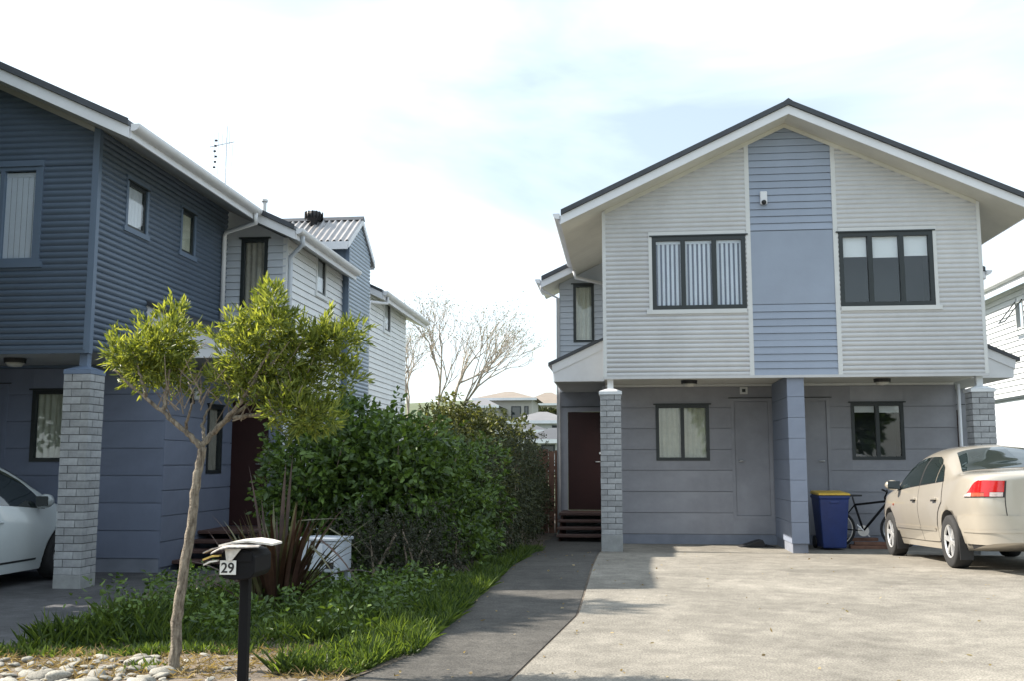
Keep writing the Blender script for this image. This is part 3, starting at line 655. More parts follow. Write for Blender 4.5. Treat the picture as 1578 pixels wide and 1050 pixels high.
# street-side corrugated flank with two small windows
w1 = (11.93, 12.43, 4.40, 4.99); w2 = (13.52, 13.93, 4.42, 5.03)
corrugated('steel_cladding', 'v', US, VL+.03, 15.19, ZL+ZF, lambda v: ZL+ZE-.02, [w1, w2], PL['siding'], HL)
for w_ in (w1, w2): window(HL, 'v', US, *w_, 1, 'curtain', fw=.04, shallow=True, facing=dict(m=mat['trim_blue']), blind_m=mat['trim'] if w_ is w1 else mat['curtain'])
part('corner_trim', MB().box(US-.03, US+.028, VL-.031, VL+.045, ZL+ZF-.03, ZL+ZE-.01), mat['trim_blue'], HL)
# ground-storey flank
fw_ = (14.25, 14.80, ZL+1.27, ZL+2.28); pl = UL+6.08
mb = MB()
for (y0, y1, z0, z1) in ((12.9, fw_[0], -.1, 2.79), (fw_[1], 15.2, -.1, 2.79), (fw_[0], fw_[1], -.1, fw_[2]), (fw_[0], fw_[1], fw_[3], 2.79)): mb.box(pl-.06, pl-.006, y0, y1, z0, z1)
lw = part('flank_wall', mb, PL['lower'], HL)
boards(lw, 'v', pl, 12.886, 15.2, ZL+.05, ZL+2.74, .345, [fw_], PL['lower'], name='cladding_panel', thick=.016, lap=False, gap=.010)
window(HL, 'v', pl, *fw_, 1, 'curtain', fw=.05, blind_m=mat['curtain_dark'])
wlmp = part('wall_lamp', MB().box(pl+.014, pl+.05, 13.62, 13.72, 2.22, 2.42), mat['black_plastic'], HL)
part('lamp_glass', MB().box(pl+.051, pl+.13, 13.61, 13.73, 2.27, 2.40), mat['lamp_glass'], wlmp, bevel=.02)
# middle bay: blue corrugated cross gable
UB = US+1.12; B0, B1 = 18.35, 19.95; BM = (B0+B1)/2; BZ = 5.62; BS = .66
corrugated('steel_cladding', 'v', UB, B0, B1, ZL, lambda v: BZ+BS*(B1-B0)/2-BS*abs(v-BM), [], M('pale_blue_corrugated_steel', (.30, .36, .44), .45, .06, 1.5), HL)
part('bay_side', MB().box(US-2.4, UB-.001, B0+.001, B0+.06, ZL, BZ), mat['trim_blue'], HL)
part('bay_corner', MB().box(UB-.05, UB+.02, B0-.02, B0+.0, ZL, BZ-.01).box(UB+.0205, UB+.022, B0-.02, B0+.05, ZL, BZ-.01), mat['trim_blue'], HL)
part('bay_back', MB().box(US-2.4, UB-.001, B1-.06, B1-.001, ZL, BZ), mat['trim_blue'], HL)
E0 = UB+.07; zr = BZ+BS*(B1-B0)/2
for s in (-1, 1):        # corrugated roof slopes with ribs running down the slope
    mb = MB(); n = 260; ua = US-2.6
    run = (B1-B0)/2+.22
    for k in range(n):
        x0, x1 = ua+(E0-ua)*k/n, ua+(E0-ua)*(k+1)/n
        h0, h1 = [.028*max(-.5, math.cos(2*math.pi*(x-ua)/.125)) for x in (x0, x1)]
        mb.quad((x0, BM, zr+.10+h0), (x1, BM, zr+.10+h1), (x1, BM+s*run, zr+.10-BS*run+h1), (x0, BM+s*run, zr+.10-BS*run+h0))
    part('bay_roof', mb, mat['roof_pale'], HL)
    pts = [(BM, zr-.02), (BM, zr+.09), (BM+s*run, zr+.09-BS*run), (BM+s*run, zr-.03-BS*run)]
    part('bay_bargeboard', MB().prism_u(pts if s < 0 else pts[::-1], E0-.02, E0), mat['trim'], HL)
    pts = [(BM, zr+.0), (BM, zr+.02), (BM+s*run, zr+.02-BS*run), (BM+s*run, zr-BS*run)]
    part('bay_soffit', MB().prism_u(pts if s < 0 else pts[::-1], US-2.5, E0-.021), mat['soffit_dark'], HL)
    part('bay_fascia', MB().box(US-2.5, E0-.021, *sorted((BM+s*run, BM+s*(run+.02))), zr-.06-BS*run, zr+.09-BS*run), mat['trim'], HL)
part('bay_ridge', MB().prism_u([(BM-.1, zr+.06), (BM, zr+.15), (BM+.1, zr+.06)], US-2.6, E0+.01), mat['roof'], HL)
vt = part('turbine_vent', MB().lathe([(.07, -.25), (.07, 0), (.14, .03), (.17, .10), (.14, .18), (.05, .21), (0, .215)], 16, c=(-6.05, BM-.22, zr+.02)), mat['black_plastic'], HL, smooth=True)
for k in range(14):
    t = 2*math.pi*k/14; c = (-6.05, BM-.22, zr+.02)
    piece('vane', BOARD.setdefault('vane', MB().box(-.004, .004, -.03, .0, .03, .18).mesh('vane', mat['black_metal'])), vt, (c[0]+.165*math.cos(t), c[1]+.165*math.sin(t), c[2]), (0, 0, t+.5))
# rear white wing
u3 = US+1.0; w3 = (21.75, 22.3, 4.36, 5.02)
mb = MB()
for (y0, y1, z0, z1) in ((B1, w3[0], -.1, 5.0), (w3[1], 24.0, -.1, 5.0), (w3[0], w3[1], -.1, w3[2]), (w3[0], w3[1], w3[3], 5.0)): mb.box(u3-.06, u3-.006, y0, y1, z0, z1)
rw = part('rear_wing_wall', mb, mat['white_board'], HL)
boards(rw, 'v', u3, B1, 24.0, 2.0, 5.0, .115, [w3], mat['white_board'])
window(HL, 'v', u3, *w3, 1, 'curtain', fw=.05, shallow=True, facing=dict(m=mat['white_board']), blind_m=mat['trim'])
part('rear_end_wall', MB().box(US-1, u3-.061, 23.94, 24.0, -.1, 5.05), mat['white_board'], HL)
zt3 = lambda d: ZL+ZE-SL*d
part('rear_wing_roof', MB().prism_v([(US, zt3(0)+.14), (US+1.28, zt3(1.28)+.14), (US+1.28, zt3(1.28)+.2), (US, zt3(0)+.2)], 20.45, 25.3), mat['roof'], HL)
part('rear_wing_soffit', MB().prism_v([(US, zt3(0)), (US+1.28, zt3(1.28)), (US+1.28, zt3(1.28)+.02), (US, zt3(0)+.02)], 20.5, 25.25), mat['soffit'], HL)
part('bargeboard', MB().prism_v([(US+.6, zt3(.6)-.005), (US+1.28, zt3(1.28)-.005), (US+1.28, zt3(1.28)+.135), (US+.6, zt3(.6)+.135)], 20.46, 20.485), mat['trim'], HL)
part('fascia', MB().box(US+1.281, US+1.3, 20.49, 25.25, zt3(1.28)-.004, zt3(1.28)+.13), mat['trim'], HL)
gutter(HL, US+1.301, 20.45, 25.2, zt3(1.28)+.16, 1, mat['trim'])
tubepart('downpipe', [(US+1.34, 20.7, 5.0), (US+1.33, 20.7, 4.78), (US+1.05, 20.32, 4.76), (US+1.05, 20.22, 4.6), (US+1.05, 20.22, 0)], .034, mat['trim'], HL)
tubepart('downpipe', [(US+.70, 14.6, 5.24), (US+.70, 14.62, 5.08), (US+.10, 14.93, 5.02), (US+.07, 14.95, 4.95), (US+.07, 14.95, 3.62)], .036, mat['trim'], HL)
tubepart('downpipe', [(US+1.34, 14.95, 4.98), (US+1.34, 14.97, 4.80), (US+1.06, 15.22, 4.66), (US+1.06, 15.24, 4.5), (US+1.06, 15.24, 2.2)], .034, mat['bluegrey_board'], HL)

# paling fence closing the gap beside the hedge
pf = thing('paling_fence', 'short brown paling fence between the dark hedge and the grey house', 'fence', (-1.6, 20.3, 0))
for k in range(8): part('paling', MB().box(-2.25+.125*k, -2.25+.125*k+.115, 20.29, 20.31, .0, 1.62+.02*(k % 3)), mat['timber'], pf)
part('rail', MB().box(-2.25, -1.27, 20.311, 20.36, .4, .48), mat['timber'], pf); part('rail', MB().box(-2.25, -1.27, 20.311, 20.36, 1.25, 1.33), mat['timber'], pf)

# TV aerial and vent pipe on the left roof
an = thing('tv_antenna', 'thin television aerial with short crossbars standing on the blue house roof', 'antenna', (-7.1, 17, 6.3))
part('mast', MB().tube([(-7.1, 17, 6.2), (-7.1, 17, 7.5)], .012, 6), mat['rim'], an)
part('boom', MB().tube([(-7.4, 17, 7.12), (-6.95, 17.0, 7.2)], .008, 6), mat['rim'], an)
for k, (du_, za, zb_) in enumerate([(-.30, 6.75, 7.3), (-.22, 6.9, 7.45), (-.15, 6.6, 7.4), (-.08, 6.85, 7.35), (.05, 6.9, 7.55), (.11, 6.75, 7.15)]):
    part('element', MB().tube([(-7.1+du_, 17.0, za), (-7.1+du_*1.05, 17.0, zb_)], .006, 5), mat['rim'], an)
for k in range(6): part('insulator', MB().box(-7.34+.012*(k % 3), -7.30+.012*(k % 3), 16.985, 17.015, 6.72+.1*k, 6.75+.1*k), mat['black_plastic'], an)
solo('vent_pipe', MB().tube([(-6.35, 17, 5.7), (-6.35, 17, 6.1)], .035, 10).lathe([(0, .03), (.06, 0), (.06, -.04)], 10, c=(-6.35, 17, 6.1)), mat['trim_grey'], 'short grey vent pipe poking above the left roof edge', 'vent pipe', (-6.35, 17, 5.7))

# ---------------------------------------------------------------- neighbour at the right edge
UN = 8.2
HN = thing('neighbour_house', 'bright white weatherboard house with an open top-hung window at the right edge', 'house', (9.5, 20, 0), group='gabled townhouses')
wu = (21.35, 21.75, 4.15, 4.75); wd = (20.7, 21.6, 1.2, 2.5)
mb = MB()
for (y0, y1, z0, z1) in ((19.6, wu[0], 2.75, 5.05), (wu[1], 30, 2.75, 5.05), (wu[0], wu[1], 2.75, wu[2]), (wu[0], wu[1], wu[3], 5.05)): mb.box(UN, UN+.06, y0, y1, z0, z1)
nw = part('upper_wall', mb, mat['white_board'], HN)
BOARDN = {}; mat['neighbour'] = M('dimmed_white_weatherboard', (.55, .57, .60), .6, .05, 2, rand=.04)  # board white dimmed in the colour to offset direct sun
for k in range(20):
    za = 2.77+.115*k
    for (y0, y1) in cut((19.6, 30), [wu], za+.02, za+.095):
        L = y1-y0; key = round(L, 3)
        if key not in BOARDN: BOARDN[key] = MB().hexa([(-.03, 0, .004), (.004, 0, .004), (.004, L, .004), (-.03, L, .004), (-.006, 0, .115), (.004, 0, .115), (.004, L, .115), (-.006, L, .115)]).mesh('board', mat['neighbour'])
        piece('board', BOARDN[key], nw, (UN, y0, za))
part('lower_wall', MB().box(UN+.02, UN+.08, 19.6, wd[0], -.1, 2.72).box(UN+.02, UN+.08, wd[1], 30, -.1, 2.72).box(UN+.02, UN+.08, wd[0], wd[1], -.1, wd[2]).box(UN+.02, UN+.08, wd[0], wd[1], wd[3], 2.72), mat['bluegrey_board'], HN)
part('storey_band', MB().box(UN-.03, UN+.09, 19.6, 30, 2.722, 2.768), mat['frame'], HN)
mb = MB()
for (a, b, c, d) in ((wd[0], wd[1], wd[2], wd[2]+.06), (wd[0], wd[1], wd[3]-.06, wd[3]), (wd[0], wd[0]+.06, wd[2]+.06, wd[3]-.06), (wd[1]-.06, wd[1], wd[2]+.06, wd[3]-.06), (21.1, 21.18, wd[2]+.06, wd[3]-.06)): mb.box(UN-.02, UN+.06, a, b, c, d)
nwin = part('window', mb, mat['frame'], HN); part('pane', MB().box(UN+.03, UN+.036, wd[0]+.05, wd[1]-.05, wd[2]+.05, wd[3]-.05), mat['glass'], nwin)
part('curtain', MB().box(UN+.12, UN+.125, wd[0], wd[1], wd[2], wd[3]), mat['curtain'], nwin)
mb = MB()
for (a, b, c, d) in ((wu[0], wu[1], wu[2], wu[2]+.04), (wu[0], wu[1], wu[3]-.04, wu[3]), (wu[0], wu[0]+.04, wu[2]+.04, wu[3]-.04), (wu[1]-.04, wu[1], wu[2]+.04, wu[3]-.04)): mb.box(UN-.03, UN+.05, a, b, c, d)
nw2 = part('window', mb, mat['trim_grey'], HN)
c0, s0 = math.cos(R(38)), math.sin(R(38)); hh = wu[3]-wu[2]
f = lambda y, t, d=0: (UN-.035-s0*t-d, y, wu[3]-c0*t)
mb = MB(); mb.hexa([f(wu[0], hh), f(wu[1], hh), f(wu[1], hh, -.02), f(wu[0], hh, -.02), f(wu[0], hh-.05), f(wu[1], hh-.05), f(wu[1], hh-.05, -.02), f(wu[0], hh-.05, -.02)])
for (a, b) in ((wu[0], wu[0]+.045), (wu[1]-.045, wu[1])): mb.hexa([f(a, hh-.05), f(b, hh-.05), f(b, hh-.05, -.02), f(a, hh-.05, -.02), f(a, 0), f(b, 0), f(b, 0, -.02), f(a, 0, -.02)])
sash = part('open_sash', mb, mat['frame'], nw2); part('pane', MB().quad(f(wu[0]+.04, hh-.04, -.01), f(wu[1]-.04, hh-.04, -.01), f(wu[1]-.04, .02, -.01), f(wu[0]+.04, .02, -.01)), mat['glass'], sash)
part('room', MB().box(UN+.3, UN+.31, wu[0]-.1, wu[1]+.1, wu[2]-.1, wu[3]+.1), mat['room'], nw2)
part('roof', MB().prism_v([(UN-.33, 5.14), (UN+3.2, 6.78), (UN+3.2, 6.85), (UN-.33, 5.2)], 19.1, 31), mat['roof'], HN)
part('soffit', MB().prism_v([(UN-.33, 5.0), (UN+3.2, 6.64), (UN+3.2, 6.66), (UN-.33, 5.02)], 19.15, 30.9), mat['soffit'], HN)
part('fascia', MB().box(UN-.352, UN-.331, 19.1, 31, 5.0, 5.13), mat['trim'], HN)
gutter(HN, UN-.353, 19.05, 31, 5.16, -1, mat['trim'])
part('end_wall', MB().box(UN+.09, UN+6, 19.6, 19.66, -.1, 5.0).box(UN+.09, UN+6, 29.9, 29.96, -.1, 5.0), mat['white_board'], HN)

# ---------------------------------------------------------------- foliage helpers
def leaf_mesh(name, P0, D, L, Wd, m, parent=None, fold=.25, droop=0.):
    """P0, D: (n,3) base points and unit directions; each leaf is a folded six-point blade"""
    n = len(P0); rnd = rng.normal(size=(n, 3)); S = np.cross(D, rnd); S /= np.linalg.norm(S, axis=1, keepdims=True)+1e-9
    Nn = np.cross(S, D); L = np.asarray(L).reshape(-1, 1)*np.ones((n, 1)); Wd = np.asarray(Wd).reshape(-1, 1)*np.ones((n, 1))
    dz = np.zeros((n, 3)); dz[:, 2] = -droop
    V = np.empty((n, 6, 3))
    V[:, 0] = P0; V[:, 3] = P0 + D*L + dz*L
    for k, (t, w) in enumerate(((.33, 1.), (.7, .8))):
        V[:, 1+k] = P0 + D*L*t + dz*L*t*t + S*Wd*.5*w + Nn*Wd*fold*w
        V[:, 5-k] = P0 + D*L*t + dz*L*t*t - S*Wd*.5*w + Nn*Wd*fold*w
    idx = np.arange(n)[:, None]*6
    F = np.concatenate([idx + np.array([[0, 1, 2, 3]]), idx + np.array([[0, 3, 4, 5]])], axis=1).reshape(-1, 4)
    me = bpy.data.meshes.new(name); me.vertices.add(n*6); me.vertices.foreach_set('co', V.reshape(-1))
    me.loops.add(F.size); me.loops.foreach_set('vertex_index', F.reshape(-1).astype(np.int32))
    me.polygons.add(len(F)); me.polygons.foreach_set('loop_start', np.arange(0, F.size, 4, dtype=np.int32))
    me.update(calc_edges=True)
    at = me.attributes.new('var', 'FLOAT', 'POINT'); at.data.foreach_set('value', np.repeat(rng.random(n)**1.3, 6).astype(np.float32))
    me.materials.append(m); o = bpy.data.objects.new(name, me); col.objects.link(o)
    if parent: o.parent = parent
    else: o.rotation_euler = (0, 0, -YAW)
    return o
def unit(a): return a/(np.linalg.norm(a, axis=1, keepdims=True)+1e-9)
def blob_points(c, r, n, shell=.55, lump=.22, seed=0):
    """points in a lumpy ellipsoid, denser toward its surface; returns points and outward directions"""
    g = np.random.default_rng(seed); d = unit(g.normal(size=(n, 3))); K = g.normal(size=(5, 3))*2.6; ph = g.random(5)*6.28
    f = 1 + lump*np.mean(np.sin(d@K.T*1.6+ph), axis=1)*2.2
    rad = (shell + (1-shell)*g.random(n)**.6)*f
    inner = g.random(n) < .28; rad[inner] *= g.random(inner.sum())
    return np.array(c) + d*rad[:, None]*np.array(r), d
def sprays(P, D, per, spread, Lt, g):
    """turn points into little twigs carrying `per` leaves"""
    n = len(P); T = unit(D + g.normal(size=(n, 3))*.6 + np.array([0, 0, .25]))
    P0 = []; DD = []
    for k in range(per):
        t = (k+.5)/per
        P0.append(P + T*Lt*t + g.normal(size=(n, 3))*.006); DD.append(unit(T*(.5+.6*t) + unit(g.normal(size=(n, 3)))*spread))
    return np.concatenate(P0), np.concatenate(DD)

# ---------------------------------------------------------------- the small willow-leaved tree in front
tree = thing('street_tree', 'small leaning tree with bright yellow-green narrow leaves before the blue house', 'tree', (-2.66, 5.85, .15))
def px(x, y, v=5.85):
    dx = (x-789)/1546; dz = -(y-525)/1546; th = math.atan(190/1546)
    Y = math.cos(th)-dz*math.sin(th); Z = math.sin(th)+dz*math.cos(th)
    uu, vv = dx*CA-Y*SA, dx*SA+Y*CA; t = v/vv; return (uu*t, v, Z*t+CZ)
def limb(mb, pts, r0, r1, n=9):
    out = []
    for k in range(len(pts)-1):
        a, b = Vector(pts[k]), Vector(pts[k+1])
        for q in range(6): out.append(a.lerp(b, q/6) + Vector([random.gauss(0, .0035) for _ in range(3)])*(1 if (k or q) else 0))
    out.append(Vector(pts[-1])); m_ = len(out)
    mb.tube([tuple(p) for p in out], [r0+(r1-r0)*(k/(m_-1))**.8 for k in range(m_)], n)
tk = MB(); tk.jit = .07
limb(tk, [px(268, 1040), px(272, 960), px(283, 880), px(296, 800), px(303, 740), px(312, 690)], .034, .0245, 14)
part('trunk', tk, mat['bark'], tree, smooth=True)
bm_ = [([(312, 692, 0), (285, 665, -.03), (250, 635, -.05), (215, 605, -.08), (175, 570, -.08)], .021, .006),
       ([(311, 690, 0), (330, 665, .05), (360, 640, .07), (395, 615, .1), (440, 590, .12), (500, 560, .12)], .020, .006),
       ([(330, 668, .05), (355, 640, -.05), (385, 600, -.1), (415, 540, -.12), (420, 470, -.1)], .018, .005),
       ([(360, 645, .07), (400, 640, .0), (450, 628, -.05), (490, 632, -.06)], .016, .006),
       ([(285, 664, -.02), (290, 640, -.1), (300, 610, -.15), (290, 590, -.15)], .010, .004),
       ([(315, 680, .03), (310, 655, .12), (325, 625, .16), (350, 590, .2)], .012, .004),
       ([(250, 634, -.05), (258, 600, 0), (262, 560, .04), (270, 500, .05)], .016, .005),
       ([(225, 612, -.08), (215, 575, -.1), (205, 540, -.1)], .012, .004),
       ([(395, 614, .1), (420, 570, .15), (450, 520, .16), (520, 500, .14)], .014, .005)]
for pts, r0, r1 in bm_:
    mb = MB(); limb(mb, [px(x, y, 5.85+d) for x, y, d in pts], r0, r1, 8); part('branch', mb, mat['bark'], tree, smooth=True)
mbt = MB()
for k in range(70):          # bare inner twigs
    x = random.uniform(240, 470); y = 640-abs(x-330)*.15+random.uniform(-60, 20); d = random.uniform(-.2, .2)
    a = px(x, y, 5.85+d); b = px(x+random.uniform(-40, 40), y-random.uniform(20, 60), 5.85+d+random.uniform(-.1, .1)); m1 = tuple((p+q)/2+random.gauss(0, .012) for p, q in zip(a, b)); mbt.tube([a, m1, b], [.004, .003, .002], 4)
part('twigs', mbt, mat['bark_pale'], tree, kind='stuff')
clumps = [(232, 545, 52, 52, .0), (270, 520, 30, 40, .1), (190, 545, 30, 20, -.1), (270, 575, 32, 30, .12), (215, 575, 30, 18, .05), (375, 548, 40, 40, -.05), (420, 500, 36, 48, -.08), (418, 462, 18, 22, -.05),
          (455, 545, 50, 50, .1), (505, 528, 40, 32, .1), (538, 518, 22, 20, .12), (400, 590, 48, 34, .0), (345, 585, 26, 28, .15), (465, 600, 38, 32, .05), (478, 645, 46, 24, -.05), (435, 622, 34, 24, -.1), (270, 485, 14, 14, 0), (368, 505, 16, 22, -.1), (500, 640, 26, 18, .1), (330, 520, 9, 12, 0), (540, 585, 14, 16, .1), (520, 565, 24, 22, .1)]
PP = []; DD = []
g = np.random.default_rng(3)
for k, (x, y, rx, ry, d) in enumerate(clumps):
    c = px(x, y, 5.85+d); s = 5.9/1546; n = int(26*(rx*ry)/1000*3.5)
    P, D = blob_points(c, (rx*s, max(rx, ry)*s*.95, ry*s), n, .35, .3, 40+k)
    a, b = sprays(P, D, 8, .6, .07, g); PP.append(a); DD.append(b)
P = np.concatenate(PP); D = np.concatenate(DD)
o = leaf_mesh('crown', P - np.array((-2.66, 5.85, .15)), unit(D+np.array([0, 0, .35])), rng.uniform(.03, .07, len(P)), rng.uniform(.008, .014, len(P)), mat['leaf_willow'], tree); o['kind'] = 'stuff'

# ---------------------------------------------------------------- shrubs and hedge
def shrub(name, label, org, blobs, leaf, L, Wd, dens, per=5, Lt=.12, stems=6, group='shrubs between the houses', shell=.6, stem_m='bark_pale'):
    t = thing(name, label, 'shrub', org, group); PP = []; DD = []; g = np.random.default_rng(len(label))
    for k, (c, r) in enumerate(blobs):
        area = (r[0]*r[1]+r[1]*r[2]+r[0]*r[2])*4.2
        P, D = blob_points(c, r, int(dens*area), shell, .25, 100+k+len(label)); a, b = sprays(P, D, per, .75, Lt, g); PP.append(a); DD.append(b)
    P = np.concatenate(PP); D = np.concatenate(DD); keep = P[:, 2] > .02; P, D = P[keep], D[keep]
    o = leaf_mesh('foliage', P-np.array(org), D, g.uniform(L*.6, L*1.2, len(P)), g.uniform(Wd*.7, Wd*1.2, len(P)), leaf, t, droop=.12); o['kind'] = 'stuff'
    for k in range(stems):
        c, r = blobs[k % len(blobs)]; mb = MB(); b0 = (c[0]+random.uniform(-.3, .3)*r[0], c[1]+random.uniform(-.3, .3)*r[1], G(c[0], c[1])-.02)
        limb(mb, [b0, (b0[0]*.5+c[0]*.5+random.uniform(-.1, .1), b0[1], c[2]*.6), (c[0]+random.uniform(-.6, .6)*r[0], c[1]+random.uniform(-.6, .6)*r[1], c[2]+r[2]*.4)], .025, .006, 6); part('stem', mb, mat[stem_m], t, smooth=True)
    return t
shrub('broadleaf_shrub', 'large glossy dark green broadleaf shrub right of the oxblood door', (-3.2, 11.5, 0),
      [((-3.62, 11.2, 1.0), (.50, .6, .72)), ((-3.25, 11.3, 1.35), (.65, .7, .72)), ((-2.75, 11.6, 1.1), (.75, .75, .85)), ((-3.3, 11.9, 1.6), (.6, .6, .52)), ((-2.5, 11.2, 1.35), (.55, .6, .55)), ((-3.1, 11.3, .6), (.85, .6, .55))], mat['leaf_shrub'], .095, .046, 95, 5, .13, 12)
shrub('twiggy_bush', 'low dark brown twiggy bush in front of the broadleaf shrub', (-2.35, 10.2, .05),
      [((-2.55, 10.2, .5), (.5, .42, .42)), ((-2.15, 10.3, .52), (.42, .4, .42)), ((-2.0, 10.7, .4), (.35, .4, .35))], mat['leaf_brown'], .045, .014, 150, 6, .09, 10)
shrub('olive_shrub', 'rounded yellowish-green shrub rising behind the hedge below the bare tree', (-4.2, 26.2, 0),
      [((-4.55, 26.2, 2.3), (.95, .9, .85)), ((-3.7, 26.4, 2.0), (.9, .9, .8)), ((-2.9, 26.2, 1.45), (.9, .9, .85)), ((-3.9, 26.0, 1.0), (1.3, .9, 1.0))], mat['leaf_olive'], .13, .05, 60, 6, .12, 8)
shrub('clipped_hedge', 'dark brownish hedge running back beside the asphalt path to the grey house', (-1.85, 15.3, .05),
      [((-1.9, 14.0, .75), (.40, .8, .85)), ((-1.78, 15.2, .85), (.36, .8, .92)), ((-1.70, 16.4, .85), (.34, .8, .95)), ((-2.0, 13.0, .7), (.42, .6, .75)), ((-1.70, 17.6, .85), (.30, .8, .95)), ((-1.72, 18.8, .85), (.30, .8, .95)), ((-1.75, 20.0, .85), (.3, .9, .95)), ((-1.9, 21.5, .85), (.5, .9, .95))], mat['leaf_dark'], .05, .02, 150, 6, .08, 10)
shrub('fine_leaved_shrub', 'olive fine-leaved shrub beneath the white weatherboard wing', (-4.3, 13.4, 0),
      [((-4.4, 13.4, 1.5), (.5, .5, .62)), ((-3.9, 13.8, 1.75), (.5, .45, .45)), ((-4.3, 13.4, .8), (.6, .5, .8))], mat['leaf_olive'], .06, .02, 120, 6, .1, 6)
shrub('leafy_shrub', 'dull green small-leaved shrub between the broadleaf shrub and the dark hedge', (-2.6, 14.2, 0),
      [((-2.75, 14.2, 1.35), (.6, .6, .65)), ((-2.35, 14.6, 1.2), (.5, .6, .6)), ((-2.1, 14.9, 1.0), (.45, .6, .7)), ((-2.6, 14.0, .7), (.7, .6, .7))], mat['leaf_olive'], .075, .028, 95, 6, .1, 6)
shrub('edge_shrub', 'mid-green leafy shrub spilling over the path edge beside the hedge', (-2.1, 12.2, .05),
      [((-2.1, 12.3, .8), (.52, .6, .75)), ((-1.95, 11.6, .6), (.42, .5, .55)), ((-2.3, 12.9, 1.15), (.5, .5, .65)), ((-2.0, 13.4, .95), (.5, .6, .8)), ((-2.2, 11.9, 1.25), (.5, .5, .5))], mat['leaf_shrub'], .085, .035, 85, 5, .1, 6)
# bare tree behind
bt = thing('bare_tree', 'leafless spreading tree with thin pale branches against the white sky', 'tree', (-5.2, 27, 0))
segs = [0]
def grow(mb, p, d, L, r, lev):
    segs[0] += 1
    q = p + d*L; m_ = (p+q)/2 + Vector([random.gauss(0, L*.04) for _ in range(3)])
    mb.tube([tuple(p), tuple(m_), tuple(q)], [r, r*.85, r*.7], 6 if lev < 2 else 4, caps=False)
    if lev >= 6: tips.append((tuple(q), tuple(d))); return
    for k in range((3 if lev in (1, 2, 3) and random.random() < .75 else 2) if lev else 3):
        nd = (d + Vector((random.gauss(.0, .40), random.gauss(0, .40), random.gauss(.22, .25)))).normalized()
        grow(mb, q if k < 2 else m_, nd, L*random.uniform(.66, .86), r*.66, lev+1)
tips = []
for (a, b, c, L) in (((-5.75, 27, 0), (-5.85, 27, 2.4), (-.05, 0, 1), .85), ((-5.2, 27.2, 0), (-5.1, 27.2, 2.5), (.1, 0, 1), 1.1), ((-5.1, 27.1, 0), (-4.9, 27.4, 2.5), (.32, .1, .95), 1.15), ((-5.0, 27.1, 0), (-4.65, 27.0, 2.3), (.55, -.1, .9), 1.0)):
    mb = MB(); limb(mb, [a, tuple((x+y)/2 for x, y in zip(a, b)), b], .07, .05, 8); grow(mb, Vector(b), Vector(c).normalized(), L, .042, 0); part('branching_stem', mb, mat['bark_bare'], bt, smooth=True)
tp = np.array([t[0] for t in tips]); td = unit(np.array([t[1] for t in tips])+rng.normal(size=(len(tips), 3))*.6)
tp2 = np.concatenate([tp]*2) + rng.normal(size=(len(tp)*2, 3))*.08; o = leaf_mesh('buds', tp2-np.array((-5.2, 27, 0)), np.concatenate([td, -td]), .055, .02, mat['leaf_olive'], bt); o['kind'] = 'stuff'

# tree standing just outside the left edge of the picture, shading the bed
for (nm_, lab, org, bl) in (('bushy_tree', 'dense round-crowned green tree beside the left driveway', (-8.4, 8.5, .1), [((-7.9, 8.4, 4.3), (1.1, 1.0, 1.1)), ((-8.0, 8.95, 5.4), (.9, .8, .8)), ((-9.5, 9.75, 6.6), (1.2, .75, 1.15)), ((-9.4, 9.0, 6.0), (1.1, .9, 1.1)), ((-9.0, 8.05, 3.2), (1.5, 1.0, 1.3)), ((-8.9, 8.35, 5.0), (1.2, 1.0, 1.1))]),
                              ('bushy_tree', 'wide green tree farther along the left driveway', (-10.6, 8.9, .1), [((-10.2, 8.9, 4.2), (2.0, 1.3, 1.9)), ((-11.6, 8.9, 3.6), (1.8, 1.3, 1.6)), ((-9.6, 8.9, 2.9), (1.5, 1.2, 1.3))])):
    ot = thing(nm_, lab, 'tree', org); PP = []; DD = []; g = np.random.default_rng(5)
    for k, (c, r) in enumerate(bl):
        P, D = blob_points(c, r, 1500, .3, .25, 200+k); a, b = sprays(P, D, 5, .7, .16, g); PP.append(a); DD.append(b)
    P = np.concatenate(PP); D = np.concatenate(DD); o = leaf_mesh('crown', P-np.array(org), D, .16, .08, mat['leaf_shrub'], ot); o['kind'] = 'stuff'
    mb = MB(); limb(mb, [(org[0], org[1], 0), (org[0]-.05, org[1]+.1, 1.2), (org[0]+.1, org[1]+.1, 2.6), (org[0]+.1, org[1]+.1, 4.2)], .14, .05, 10); part('trunk', mb, mat['bark'], ot, smooth=True)

# ---------------------------------------------------------------- grass, weeds, straw
def blades(name, label, n, region, hmin, hmax, wd, m, lean=.35, seed=1, hfun=None):
    g = np.random.default_rng(seed); pts = []
    while len(pts) < n:
        u, v = region(g)
        if u is None: continue
        pts.append((u, v, G(u, v)-.01))
    P = np.array(pts); D = unit(np.column_stack([g.normal(0, lean, n), g.normal(0, lean, n), np.ones(n)]))
    h = g.uniform(hmin, hmax, n)*(np.array([hfun(p[0], p[1]) for p in pts]) if hfun else 1)
    o = leaf_mesh(name, P, D, h, wd, m, None, fold=.2, droop=.25); return tag(o, label, 'grass', None, 'stuff')
def clump(u, v): return .5+.5*math.sin(u*4.1+1.3*math.sin(v*2.3))*math.sin(v*3.7+u)
def reg_bed(g):
    v = 6.35 + (10.6-6.35)*g.random()**1.25; u = ledge(v)+.15 + (gedge(v)-ledge(v)-.1)*g.random()
    d = clump(u, v)*.85+.22
    if u < -4.2+.25*(v-6.3) and v < 7.0 and g.random() < .8: return None, None
    if v < 6.75 and -2.4 < u < -1.9 and g.random() < .75: return None, None
    return (u, v) if g.random() < d else (None, None)
